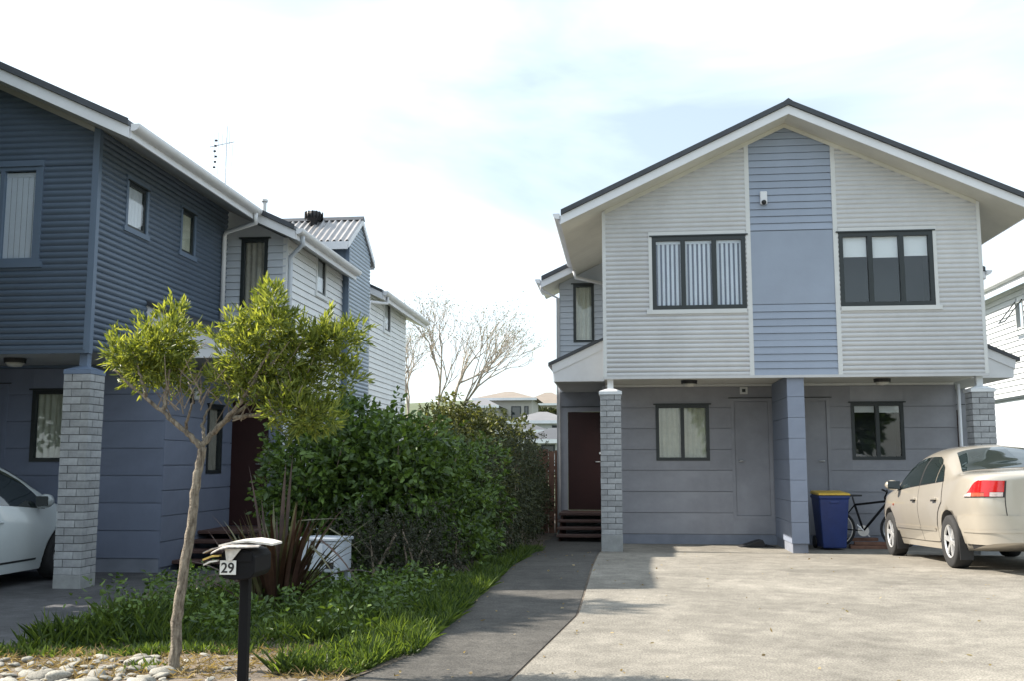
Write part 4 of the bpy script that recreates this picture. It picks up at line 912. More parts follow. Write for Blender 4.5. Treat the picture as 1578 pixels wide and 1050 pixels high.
hbed = lambda u, v: (1+.8*math.exp(-((u+3.9)/.45)**2-((v-7.6)/.8)**2))*(.55+.7*clump(u*1.3+2, v*1.1))*(.5 if v < 6.7 else 1)*(1.25 if -4.2 < u < -2.9 and v > 6.8 else 1)
blades('grass_bed', 'dark green grass and weeds filling the bed around the tree trunk', 22000, reg_bed, .07, .24, .011, mat['grass'], .45, 1, hbed)
def reg_edge(g):
    v = 5.75+10.5*g.random()**1.4; w = .5 if v < 7 else .38
    return gedge(v)+.07-w*g.random()**1.5-(.1 if v < 6.4 else 0), v
blades('path_edge_grass', 'bright green grass tufts along the edge of the asphalt path', 11000, reg_edge, .05, .20, .010, mat['grass'], .45, 2, lambda u, v: .5+.8*clump(u*2, v*1.7))
def reg_weed(g):
    k = int(g.integers(0, 130)); gg = np.random.default_rng(k); v = 6.7+3.2*gg.random(); u = ledge(v)+.25+(gedge(v)-ledge(v)-.5)*gg.random()
    return u+g.normal(0, .05), v+g.normal(0, .05)
o = None
wg = np.random.default_rng(9); P = []; D = []
for k in range(4200):
    u, v = reg_weed(wg); z = G(u, v)+wg.random()*(.24+.2*math.exp(-((u+3.9)/.5)**2)); P.append((u, v, z)); D.append((wg.normal(), wg.normal(), wg.normal(.3, .5)))
o = leaf_mesh('broadleaf_weeds', np.array(P), unit(np.array(D)), wg.uniform(.03, .075, len(P)), wg.uniform(.015, .032, len(P)), mat['leaf_shrub']); tag(o, 'low broad-leaved weeds scattered through the grass bed', 'weeds', None, 'stuff')
def reg_straw(g):
    v = 5.6+.95*g.random(); u = -6.5+5.0*g.random()
    return (u, v) if g.random() < .25+.75*(clump(u*1.7, v*2) > .5) else (None, None)
blades('dry_straw', 'dry straw and dead grass lying between the stones', 6500, reg_straw, .04, .12, .006, mat['straw'], 1.6, 4)
def tuft(name, label, c, n, h, m, lean, seed):
    blades(name, label, n, lambda g: (c[0]+g.normal(0, .06), c[1]+g.normal(0, .06)), h*.5, h, .01, m, lean, seed)
tuft('weed_tuft', 'pale weed seedling among the stones near the trunk foot', px(222, 1030, 5.9)[:2], 60, .12, mat['grass'], .5, 21)
mb = MB(); lg = np.random.default_rng(31)
P = []; D = []
for k in range(170):
    v = 5.4+10*lg.random()**1.3; u = -1.3+6.5*lg.random()**1.6; P.append((u, v, G(u, v)+.006)); D.append((lg.normal(), lg.normal(), .15))
o = leaf_mesh('fallen_leaves', np.array(P), unit(np.array(D)), lg.uniform(.015, .045, len(P)), lg.uniform(.008, .02, len(P)), mat['straw']); tag(o, 'tiny dry leaves scattered on the driveway', 'leaves', None, 'stuff')

# river stones
STM = []
for k in range(6):
    bm = bmesh.new(); bmesh.ops.create_icosphere(bm, subdivisions=3, radius=1)
    ax = Vector((1, random.uniform(.55, .85), random.uniform(.3, .48))); ph = [random.random()*6 for _ in range(6)]
    for v in bm.verts:
        n_ = v.co.copy(); f_ = 1+.20*math.sin(2.1*n_.x+ph[0])*math.sin(1.9*n_.y+ph[1])+.13*math.sin(3.3*n_.z+ph[2]+n_.x*2)+.07*math.sin(6*n_.x+ph[3])*math.sin(5*n_.y+ph[4])
        v.co = Vector((n_.x*ax.x, n_.y*ax.y, n_.z*ax.z))*f_
    me = bpy.data.meshes.new('river_stone'); bm.to_mesh(me); bm.free(); me.materials.append(mat['stone']); me.polygons.foreach_set('use_smooth', [True]*len(me.polygons)); STM.append(me)
def stone(u, v, s, dz=0):
    o = bpy.data.objects.new('river_stone', random.choice(STM)); col.objects.link(o)
    o.location = W(u, v, G(u, v)+s*.16+dz); o.scale = (s, s, s*random.uniform(.8, 1.1)); o.rotation_euler = (random.uniform(-.25, .25), random.uniform(-.25, .25), random.uniform(0, 6.3))
    return tag(o, 'smooth pale river stone in the edging at the foot of the bed', 'stone', 'river stones edging the bed')
placed = []
for k in range(1400):
    x = random.uniform(-10, 262) if random.random() < .78 else random.uniform(262, 540); y = random.uniform(1018, 1075)
    if x > 262 and (random.random() < .6): continue
    p = px(x, y, 5.9); 
    # hit the ground along the ray
    dx = (x-789)/1546; dzp = -(y-525)/1546; th = math.atan(190/1546); Yc = math.cos(th)-dzp*math.sin(th); Zc = math.sin(th)+dzp*math.cos(th)
    uu, vv = dx*CA-Yc*SA, dx*SA+Yc*CA; t = (.13-CZ)/Zc; u, v = uu*t, vv*t
    s = random.choice((.02, .03, .035, .045, .055, .065, .08)) if x < 262 else random.choice((.02, .03, .04))
    if any((u-a)**2+(v-b)**2 < ((s+c)*.72)**2 for a, b, c in placed): continue
    placed.append((u, v, s)); stone(u, v, s)
    if len(placed) > 120: break

# ---------------------------------------------------------------- flax
fx = thing('flax_plant', 'bronze flax plant with long sword leaves beside the letterbox', 'flax', (-2.98, 8.55, .02))
fb = (-2.98, 8.55)
def flax_leaf(bx, by, az, L, lean, bend, wd, m, fold_at=None):
    mb = MB(); n = 12; p = Vector((bx, by, G(bx, by)-.02)); d = Vector((math.cos(az)*math.sin(lean), math.sin(az)*math.sin(lean), math.cos(lean))); side = Vector((-math.sin(az), math.cos(az), 0)); rows = []
    for k in range(n+1):
        t = k/n; w = wd*(.75+.5*t if t < .45 else max(.03, .975*(1-((t-.45)/.55)**2.2)))
        up = side.cross(d).normalized(); rows.append((tuple(p-side*w+up*w*.45), tuple(p), tuple(p+side*w+up*w*.45)))
        p = p + d*(L/n); b_ = bend/n*(.3+1.6*t)
        if fold_at and abs(t-fold_at) < .5/n: b_ += 1.3
        ang = math.acos(max(-1, min(1, d.z)))+b_; d = Vector((math.cos(az)*math.sin(ang), math.sin(az)*math.sin(ang), math.cos(ang)))
    i0 = 0
    for r_ in rows: mb.v += list(r_)
    for k in range(n):
        a = 3*k
        for (q0, q1) in ((0, 1), (1, 2)): mb.f.append((a+q0, a+q1, a+3+q1, a+3+q0)); mb.m.append(0)
    part('leaf', mb, m, fx, smooth=True)
for k in range(95):
    az = random.uniform(0, 6.283); r_ = random.uniform(0, .2); lean = abs(random.gauss(.0, .26))+.04
    flax_leaf(fb[0]+r_*math.cos(az), fb[1]+r_*math.sin(az), az, random.uniform(.5, 1.0), lean, random.uniform(.05, .7), random.uniform(.016, .026), mat['flax'] if random.random() < .55 else mat['flax_green'])
for (az, L, lean, bend, fo) in ((2.9, 1.3, .16, .15, None), (1.2, 1.38, .05, .1, None), (1.6, 1.3, .02, .2, None), (.1, 1.25, .35, .9, .55), (-.3, 1.3, .42, 1.0, .5), (.25, 1.15, .6, .5, None), (-.6, 1.1, .5, .6, .6), (-.1, 1.0, .75, 1.3, None), (3.4, .9, .7, .9, None), (.5, 1.2, .12, .2, .62)):
    flax_leaf(fb[0]+.05*math.cos(az), fb[1]+.05*math.sin(az), az, L, lean, bend, .022, mat['flax_green'] if random.random() < .65 else mat['flax'], fo)

for k in range(18):
    az = random.gauss(-.25, .55); flax_leaf(fb[0]+.08*math.cos(az), fb[1]+.08*math.sin(az), az, random.uniform(.75, 1.1), random.uniform(.25, .65), random.uniform(.2, .8), .021, mat['flax'] if k % 3 else mat['flax_green'], .55 if k % 6 == 0 else None)
# white cabinet on legs behind the flax
wb_ = thing('white_cabinet', 'small white metal cabinet on legs half hidden behind the flax leaves', 'cabinet', (-2.95, 9.9, .02), rz=R(-14), local=True)
part('body', MB().box(-.20, .20, -.15, .15, .30, .60), mat['box_white'], wb_, bevel=.012)
part('lid', MB().box(-.215, .215, -.165, .165, .602, .635), mat['box_white'], wb_, bevel=.008)
part('slot', MB().box(.09, .17, -.158, -.1505, .34, .40), mat['black_plastic'], wb_)
part('door', MB().box(-.17, .05, -.16, -.1505, .33, .57), mat['box_white'], wb_, bevel=.004)
for x in (-.17, .17):
    for y in (-.12, .12): part('leg', MB().box(x-.028, x+.028, y-.028, y+.028, -.05, .299), mat['box_white'], wb_)

# ---------------------------------------------------------------- letterbox with number 29 and junk mail
ub, vb = -1.952, 5.1
lb = thing('letterbox', 'black metal letterbox on a post with a white number 29 plate', 'letterbox', (ub, vb, .15))
part('post', MB().box(ub-.024, ub+.024, vb-.0, vb+.048, .1, .803), mat['black_metal'], lb, bevel=.004)
mb = MB()
for (z, s) in ((.80, .0),): pass
hx = MB(); prof = [(-.092, .83), (-.07, .803), (-.02, .795), (.03, .795), (.075, .803), (.095, .83), (.095, .91), (.075, .938), (.03, .95), (-.03, .95), (-.07, .938), (-.092, .915)]
part('box', hx.prism_v([(ub+a, z) for a, z in prof], vb-.11, vb+.13), mat['black_metal'], lb, bevel=.006)
part('flap', MB().box(ub-.06, ub+.08, vb-.116, vb-.1105, .885, .935), mat['black_metal'], lb, bevel=.003)
pltx = ub-.083
pl_ = part('number_plate', MB().box(pltx, pltx+.085, vb-.124, vb-.118, .822, .893), mat['plate_white'], lb, bevel=.002)
cu = bpy.data.curves.new('number', 'FONT'); cu.body = '29'; cu.size = .070; cu.extrude = .0008; cu.align_x = 'CENTER'; cu.offset = .0012
to = bpy.data.objects.new('number', cu); col.objects.link(to); dg = bpy.context.evaluated_depsgraph_get(); dg.update()
nm = bpy.data.meshes.new_from_object(to.evaluated_get(dg)); bpy.data.objects.remove(to); nm.materials.clear(); nm.materials.append(mat['ink'])
no = bpy.data.objects.new('number', nm); col.objects.link(no); no.parent = pl_; g0 = ORG[pl_]
no.location = (pltx+.0425-g0[0], vb-.1252-g0[1], .833-g0[2]); no.rotation_euler = (R(90), 0, 0); no.scale = (1.0, 1.0, 1)
def paper(label, pts, m, name='flyer', wdt=.075, th=.004, tilt=0.):
    """bent sheet: pts along its length (u, v, z)"""
    mb = MB(); P = [Vector(p) for p in pts]; n = len(P)
    for k, p in enumerate(P):
        w = wdt*(1-.25*abs(2*k/(n-1)-1)**3)
        for (dv, dz_) in ((-w, 0), (w, tilt), (w, tilt+th), (-w, th)): mb.v.append((p.x, p.y+dv, p.z+dz_))
    for k in range(n-1):
        a = 4*k
        for q in range(4): mb.f.append((a+q, a+(q+1) % 4, a+4+(q+1) % 4, a+4+q)); mb.m.append(0)
    mb.f += [(0, 1, 2, 3), tuple(4*(n-1)+q for q in (3, 2, 1, 0))]; mb.m += [0, 0]
    return solo(name, mb, m, label, 'junk mail', (ub, vb, .95), 'junk mail stuffed in the letterbox', smooth=False)
paper('white newspaper lying flat across the top of the letterbox', [(ub-.10, vb-.03, .958), (ub-.03, vb-.02, .975), (ub+.05, vb, .982), (ub+.11, vb+.02, .972), (ub+.16, vb+.03, .962)], mat['paper'], 'newspaper', .10, .010)
paper('crumpled newspaper sheet hanging over the front of the letterbox', [(ub-.12, vb-.13, .925), (ub-.07, vb-.135, .948), (ub-.02, vb-.13, .958), (ub+.05, vb-.11, .957), (ub+.11, vb-.08, .957)], mat['paper_print'], 'newspaper', .035, .006, .012)
paper('topmost curled flyer poking out left of the letterbox', [(ub-.175, vb-.10, .925), (ub-.13, vb-.10, .945), (ub-.08, vb-.09, .957), (ub-.02, vb-.08, .958)], mat['paper_print'], wdt=.03, th=.006)
paper('yellow flyer poking out left of the letterbox', [(ub-.165, vb-.13, .893), (ub-.12, vb-.13, .910), (ub-.08, vb-.128, .913)], mat['paper_yellow'], wdt=.022, th=.008)
paper('pale pink flyer lowest on the left of the letterbox', [(ub-.158, vb-.135, .868), (ub-.125, vb-.135, .884), (ub-.09, vb-.13, .888)], mat['paper'], wdt=.02, th=.008)
mb = MB(); mb.hexa([(ub-.045, vb-.135, .892), (ub-.02, vb-.135, .892), (ub-.018, vb-.13, .892), (ub-.045, vb-.13, .892), (ub-.055, vb-.137, .952), (ub+.03, vb-.137, .952), (ub+.03, vb-.132, .952), (ub-.055, vb-.132, .952)])
solo('flyer', mb, mat['paper'], 'folded leaflet hanging down above the number plate', 'junk mail', (ub, vb, .9), 'junk mail stuffed in the letterbox')
mb = MB().hexa([(ub+.165, vb+.5, .835), (ub+.195, vb+.5, .835), (ub+.195, vb+.515, .835), (ub+.165, vb+.515, .835), (ub+.15, vb+.5, .96), (ub+.19, vb+.5, .96), (ub+.19, vb+.515, .96), (ub+.15, vb+.515, .96)])

# ---------------------------------------------------------------- cars
def pchip(tab, x): 
    xs = [t[0] for t in tab]; ys = [t[1] for t in tab]
    if x <= xs[0]: return ys[0]
    if x >= xs[-1]: return ys[-1]
    for k in range(len(xs)-1):
        if x <= xs[k+1]: break
    h = [xs[i+1]-xs[i] for i in range(len(xs)-1)]; dl = [(ys[i+1]-ys[i])/h[i] for i in range(len(xs)-1)]
    def sl_(i):
        if i == 0: return dl[0]
        if i == len(xs)-1: return dl[-1]
        return 0 if dl[i-1]*dl[i] <= 0 else 2*dl[i-1]*dl[i]/(dl[i-1]+dl[i])
    t = (x-xs[k])/h[k]; a, b = sl_(k), sl_(k+1)
    return (2*t**3-3*t*t+1)*ys[k]+(t**3-2*t*t+t)*h[k]*a+(-2*t**3+3*t*t)*ys[k+1]+(t**3-t*t)*h[k]*b
class Car:
    def __init__(s, d): s.__dict__.update(d)
    def station(s, tau):                     # tau 0 (rear) .. 1 (front) -> y, width factor
        if tau < .2: ph = math.pi/2*(1-tau/.2); return s.yr + s.lr*(1-math.sin(ph)**(2/s.nr)), max(1e-4, math.cos(ph))**(2/s.nr)
        if tau > .8: ph = math.pi/2*((tau-.8)/.2); return s.yf - s.lf*(1-math.sin(ph)**(2/s.nf)), max(1e-4, math.cos(ph))**(2/s.nf)
        return s.yr+s.lr + (s.yf-s.lf-s.yr-s.lr)*(tau-.2)/.6, 1.
    def tau(s, y): return .2+.6*(y-s.yr-s.lr)/(s.yf-s.lf-s.yr-s.lr)
    def pt(s, tau, r, off=0.):
        y, c = s.station(tau); zt = pchip(s.top, y); zb = min(pchip(s.belt, y), zt-.03); zs = pchip(s.sill, y); w = pchip(s.half, y)
        if r <= .5:
            q = r/.5; z = zs+(zb-zs)*q
            x = w*(.885+.115*math.sin(math.pi/2*min(1, q*1.45))) - .035*max(0, (q-.68)/.32)**1.4
        else:
            t = (r-.5)*2; h = zt-zb; w0 = w-.035
            P = ((w0, zb), (w0-.26*h-.02, zb+.96*h), (w0-.44*h-.10, zt+.0), (0, zt+s.crown))
            k = (1-t)**3, 3*t*(1-t)**2, 3*t*t*(1-t), t**3
            x = sum(a*p[0] for a, p in zip(k, P)); z = sum(a*p[1] for a, p in zip(k, P))
        p = Vector((x*c, y, z))
        if off:
            e = 1e-3; a = s.pt(min(.9995, tau+e), r)-s.pt(max(.0005, tau-e), r); b = s.pt(tau, min(1, r+e))-s.pt(tau, max(0, r-e)); n = a.cross(b)
            if n.length > 1e-12:
                n.normalize()
                if n.dot(Vector((p.x, p.y*.3*(abs(p.y) > 1.9), .4*(z-.7)))) < 0: n = -n
                p = p+n*off
        return p
    def rz(s, tau, z):
        y, c = s.station(tau); zt = pchip(s.top, y); zb = min(pchip(s.belt, y), zt-.03); zs = pchip(s.sill, y)
        return max(0, min(.5, .5*(z-zs)/(zb-zs)))
    def patch(s, name, taus, r0, r1, m, parent, off=.004, side=1, nr=8, label=None):
        mb = MB(); n = nr+1
        for tt in taus:
            a, b = r0(tt), r1(tt)
            for k in range(n):
                p = s.pt(tt, a+(b-a)*k/nr, off); mb.v.append((p.x*side, p.y, p.z))
        for j in range(len(taus)-1):
            for k in range(nr):
                a = j*n+k; f = (a, a+1, a+n+1, a+n); mb.f.append(f if side > 0 else f[::-1]); mb.m.append(0)
        return part(name, mb, m, parent, smooth=True, label=label)
def build_car(T, s, paint, silver_rims=True):
    taus = sorted(set(fr(0.0005, .2, 16)+fr(.2, .8, 60)+fr(.8, .9995, 16))); rs = fr(0, .5, 12)+fr(.5, 1, 18)[1:]
    mb = MB(); ring = [(r, 1) for r in rs] + [(r, -1) for r in rs[::-1][1:]]; n = len(ring)
    for t in taus:
        for r, sd_ in ring: p = s.pt(t, r); mb.v.append((p.x*sd_, p.y, p.z))
    for j in range(len(taus)-1):
        for k in range(n):
            a, b = j*n+k, j*n+(k+1) % n; mb.f.append((a, b, b+n, a+n)); mb.m.append(0)
    mb.f.append(tuple(range(n-1, -1, -1))); mb.f.append(tuple((len(taus)-1)*n+k for k in range(n))); mb.m += [0, 0]
    body = part('body', mb, [paint, mat['black_plastic']], T, smooth=True)
    bmm = bmesh.new(); bmm.from_mesh(body.data); bmesh.ops.recalc_face_normals(bmm, faces=bmm.faces); bmm.to_mesh(body.data); bmm.free()
    for ax in (s.ra, s.fa):
        for sd_ in (-1, 1):
            cm_ = MB().lathe([(0, 0), (s.arch, 0), (s.arch, .5), (0, .5)], 40, 'x', (.52*sd_ if sd_ > 0 else -1.02, ax, s.wr+.015)); me = cm_.mesh('cut', mat['black_plastic'])
            co = bpy.data.objects.new('cut', me); col.objects.link(co)
            b2 = bmesh.new(); b2.from_mesh(me); bmesh.ops.remove_doubles(b2, verts=b2.verts, dist=1e-5); bmesh.ops.recalc_face_normals(b2, faces=b2.faces); b2.to_mesh(me); b2.free()
            co.parent = T; md = body.modifiers.new('arch', 'BOOLEAN'); md.object = co; md.operation = 'DIFFERENCE'; md.solver = 'EXACT'; md.material_mode = 'TRANSFER'
    dg = bpy.context.evaluated_depsgraph_get(); dg.update(); nmz = bpy.data.meshes.new_from_object(body.evaluated_get(dg))
    cuts = [m_.object for m_ in body.modifiers]; body.modifiers.clear(); body.data = nmz
    for c_ in cuts: bpy.data.objects.remove(c_)
    nmz.polygons.foreach_set('use_smooth', [True]*len(nmz.polygons))
    # wheels
    for ax in (s.ra, s.fa):
        for sd_ in (-1, 1):
            x = sd_*(s.track); c = (x, ax, s.wr)
            w = part('wheel', MB().lathe([(s.wr*.62, -.085), (s.wr*.9, -.098), (s.wr*.975, -.085), (s.wr, -.06), (s.wr, .06), (s.wr*.975, .085), (s.wr*.9, .098), (s.wr*.62, .085)], 40, 'x', c), mat['tyre'], T, smooth=True)
            mb = MB(); e = sd_*.06
            mb.lathe([(s.wr*.63, sd_*.088), (s.wr*.60, sd_*.084), (s.wr*.575, sd_*.07)], 32, 'x', c); mb.lathe([(0, sd_*.079), (.035, sd_*.079), (.05, sd_*.07), (.055, sd_*.03)], 20, 'x', c)
            for k in range(6):
                t = 2*math.pi*k/6+.2; ca_, sa_ = math.cos(t), math.sin(t); o_ = lambda r_, q, h: (c[0]+h, c[1]+r_*ca_-q*sa_, c[2]+r_*sa_+q*ca_)
                mb.hexa([o_(.03, -.022, sd_*.035), o_(s.wr*.6, -.03, sd_*.045), o_(s.wr*.6, .03, sd_*.045), o_(.03, .022, sd_*.035), o_(.03, -.018, sd_*.074), o_(s.wr*.6, -.024, sd_*.082), o_(s.wr*.6, .024, sd_*.082), o_(.03, .018, sd_*.074)])
            part('rim', mb, mat['rim'], w); part('brake_disc', MB().lathe([(0, sd_*.01), (s.wr*.60, sd_*.01), (s.wr*.60, sd_*.03), (0, sd_*.03)], 24, 'x', c), mat['black_metal'], w)
    return body
def lin(tab): return lambda t: lerp_tab(tab, t)
gold = Car(dict(yr=-2.27, yf=2.17, lr=.36, lf=.62, nr=4.2, nf=2.4, crown=.028, ra=-1.31, fa=1.31, wr=.302, arch=.345, track=.755,
    top=[(-2.27, 1.03), (-2.22, 1.06), (-2.1, 1.08), (-1.75, 1.095), (-1.52, 1.11), (-1.2, 1.245), (-.78, 1.395), (-.5, 1.435), (0, 1.45), (.3, 1.43), (.55, 1.37), (.95, 1.14), (1.28, .965), (1.7, .88), (2.0, .78), (2.17, .66)],
    belt=[(-2.27, .98), (-1.8, 1.01), (-1.5, .995), (-.8, .955), (.6, .895), (1.2, .86), (1.7, .80), (2.17, .58)],
    sill=[(-2.27, .33), (-1.9, .25), (-1.5, .2), (1.5, .19), (2.0, .22), (2.17, .28)], half=[(-2.27, .80), (-1.6, .85), (0, .858), (1.3, .85), (2.17, .78)]))
CG = thing('gold_sedan', 'champagne gold four-door sedan parked nose-in before the right-hand carport', 'car', (3.835+.755, 13.63, .135), local=True)
CG.rotation_euler.x = R(-2.0)
body = build_car(CG, gold, mat['gold'])
ty = gold.tau
def winpatch(car, T, sd_, ya, yb, lo_, hi_, name='side_window'):
    n = 14; ts = [ty_(ya+(yb-ya)*k/n) for k in range(n+1)] if False else None
for sd_ in (-1, 1):
    s = gold
    def side(name, y0, y1, lo, hi, m, off=.005): return s.patch(name, [ty(y) for y in fr(y0, y1, 18)], lambda t: lo(s.station(t)[0]), lambda t: hi(s.station(t)[0]), m, CG, off, sd_, 8)
    RL = .512
    side('front_window', -.13, .93, lin([(-.13, RL), (.93, RL)]), lin([(-.13, .69), (.30, .685), (.55, .655), (.80, .60), (.93, RL+.006)]), mat['car_glass'])
    side('rear_window', -.80, -.19, lin([(-.80, RL), (-.19, RL)]), lin([(-.80, .635), (-.7, .665), (-.55, .685), (-.19, .69)]), mat['car_glass'])
    side('quarter_window', -1.14, -.84, lin([(-1.14, RL), (-.84, RL)]), lin([(-1.14, RL+.004), (-1.08, .56), (-.96, .615), (-.84, .635)]), mat['car_glass'])
    fd = side('door', -.15, 1.02, lambda y: s.rz(ty(y), .27), lin([(-.15, .508), (.9, .508), (1.02, .49)]), mat['gold'], .004)
    rd = side('door', -1.12, -.165, lin([(-1.12, .36), (-.98, .30), (-.86, .2), (-.80, s.rz(ty(-.8), .28)), (-.165, s.rz(ty(-.2), .27))]), lambda y: .508, mat['gold'], .004)
    side('door_gap', -.158, 1.028, lambda y: s.rz(ty(y), .262), lin([(-.158, .512), (.9, .512), (1.028, .494)]), mat['black_plastic'], .002)
    side('door_gap', -1.129, -.157, lin([(-1.129, .352), (-.985, .292), (-.865, .19), (-.805, s.rz(ty(-.8), .27)), (-.157, s.rz(ty(-.2), .262))]), lambda y: .512, mat['black_plastic'], .002)
    for d_, y in ((fd, .02), (rd, -.86)): 
        p = s.pt(ty(y), s.rz(ty(y), .79), .012); part('handle', MB().box(p.x*sd_-.018, p.x*sd_+.018, y-.09, y+.09, .775, .805), mat['gold'], d_, bevel=.008)
        part('handle_recess', MB().box(p.x*sd_-.02, p.x*sd_+.006, y-.07, y+.07, .756, .7745), mat['black_plastic'], d_)
    for d_, (ya, yb) in ((fd, (-.15, 1.0)), (rd, (-.78, -.17))): s.patch('rub_strip', [ty(y) for y in fr(ya, yb, 10)], lambda t: s.rz(t, .405), lambda t: s.rz(t, .45), mat['gold'], d_, .013, sd_, 2)
    side('crease', -2.0, 1.35, lambda y: s.rz(ty(y), .715), lambda y: s.rz(ty(y), .722), mat['black_plastic'], .0045) if False else None
    for y in (-.158,): side('shut_line', y-.004, y+.004, lambda y: s.rz(ty(y), .28), lambda y: .508, mat['black_plastic'], .003)
    side('pillar_trim', -.185, -.135, lambda y: RL, lambda y: .69, mat['trim_grey'] if False else mat['black_plastic'], .0045)
    side('sill_trim', -.92, .92, lambda y: .0, lambda y: s.rz(ty(y), .262), mat['gold'], .012)
    side('indicator', 1.0, 1.07, lambda y: s.rz(ty(y), .70), lambda y: s.rz(ty(y), .725), mat['amber_lens'], .008)
    # mirror
    p = s.pt(ty(.80), .51); mb = MB(); mb.lathe([(0, 0), (.05, .005), (.075, .05), (.078, .10), (.06, .125), (0, .13)], 14, 'y', (0, 0, 0))
    mb.v = [(sd_*(p.x+.095)+x*1.25, .74+y, .975+z*.9) for x, y, z in mb.v]
    mr_ = part('mirror', mb, mat['gold'], CG, smooth=True); part('mirror_arm', MB().tube([(sd_*(p.x-.01), .83, .93), (sd_*(p.x+.06), .80, .955)], .022, 8), mat['black_plastic'], mr_); part('mirror_glass', MB().box(sd_*(p.x+.095)-.08, sd_*(p.x+.095)+.08, .733, .7399, .92, 1.03), mat['car_glass'], mr_)
    # mudflaps
    for y in (-1.67, .955): part('mudflap', MB().box(*sorted((sd_*.70, sd_*.845)), y-.008, y+.008, .11, .36), mat['black_plastic'], CG)
    # tail lamp wraps the corner
    def lamp(name, ta, tb, zl, zh, m, off=.008): return s.patch(name, fr(ta, tb, 14), lambda t: s.rz(t, zl(t)), lambda t: s.rz(t, zh(t)), m, CG, off, sd_, 5)
    tl = lamp('tail_lamp', .058, .196, lin([(.058, .86), (.150, .855), (.196, .85)]), lin([(.058, 1.0), (.10, 1.012), (.14, 1.0), (.17, .955), (.185, .91), (.196, .855)]), mat['red_lens'])
    a_ = s.patch('turn_lens', fr(.118, .178, 8), lambda t: s.rz(t, .812), lambda t: s.rz(t, .852), mat['amber_lens'], tl, .009, sd_, 3)
    s.patch('clear_lens', fr(.179, .203, 8), lambda t: s.rz(t, .812), lambda t: s.rz(t, lerp_tab([(.179, .852), (.196, .848), (.203, .815)], t)), mat['clear_lens'], tl, .009, sd_, 3)
    s.patch('clear_lens', fr(.060, .098, 6), lambda t: s.rz(t, .812), lambda t: s.rz(t, .856), mat['clear_lens'], tl, .009, sd_, 3)
    s.patch('lens_divider', fr(.098, .1175, 3), lambda t: s.rz(t, .812), lambda t: s.rz(t, .858), mat['red_lens'], tl, .0095, sd_, 3)
    s.patch('lamp_bezel', fr(.056, .202, 14), lambda t: s.rz(t, .802), lambda t: s.rz(t, lerp_tab([(.056, 1.008), (.10, 1.02), (.14, 1.008), (.17, .965), (.188, .91), (.202, .81)], t)), mat['black_plastic'], tl, .005, sd_, 5)
    s.patch('boot_gap', fr(.0535, .0556, 2), lambda t: s.rz(t, .60), lambda t: s.rz(t, 1.0), mat['black_plastic'], body, .003, sd_, 6)
    s.patch('bumper', fr(.0006, .235, 26), lambda t: s.rz(t, .30), lambda t: s.rz(t, .61), mat['gold'], body, .022, sd_, 6)
    s.patch('bumper_strip', fr(.0006, .225, 22), lambda t: s.rz(t, .43), lambda t: s.rz(t, .46), mat['gold'], body, .032, sd_, 2)
    s.patch('rear_valance', fr(.0006, .21, 20), lambda t: 0., lambda t: s.rz(t, .31), mat['black_plastic'], body, .012, sd_, 2)
    s.patch('rear_screen', [ty(y) for y in fr(-1.47, -.82, 14)], lin([(ty(-1.47), .70), (ty(-1.15), .735), (ty(-.82), .765)]), lambda t: 1., mat['car_glass'], body, .005, sd_, 10)
    s.patch('windscreen', [ty(y) for y in fr(.56, 1.18, 12)], lambda t: .74, lambda t: 1., mat['car_glass'], body, .005, sd_, 10)
    s.patch('headlamp', fr(.83, .93, 8), lambda t: s.rz(t, .56), lambda t: s.rz(t, .66), mat['clear_lens'], body, .006, sd_, 4)
part('number_plate_blank', MB().box(-.18, .18, -2.30, -2.285, .62, .74), mat['plate_white'], CG)

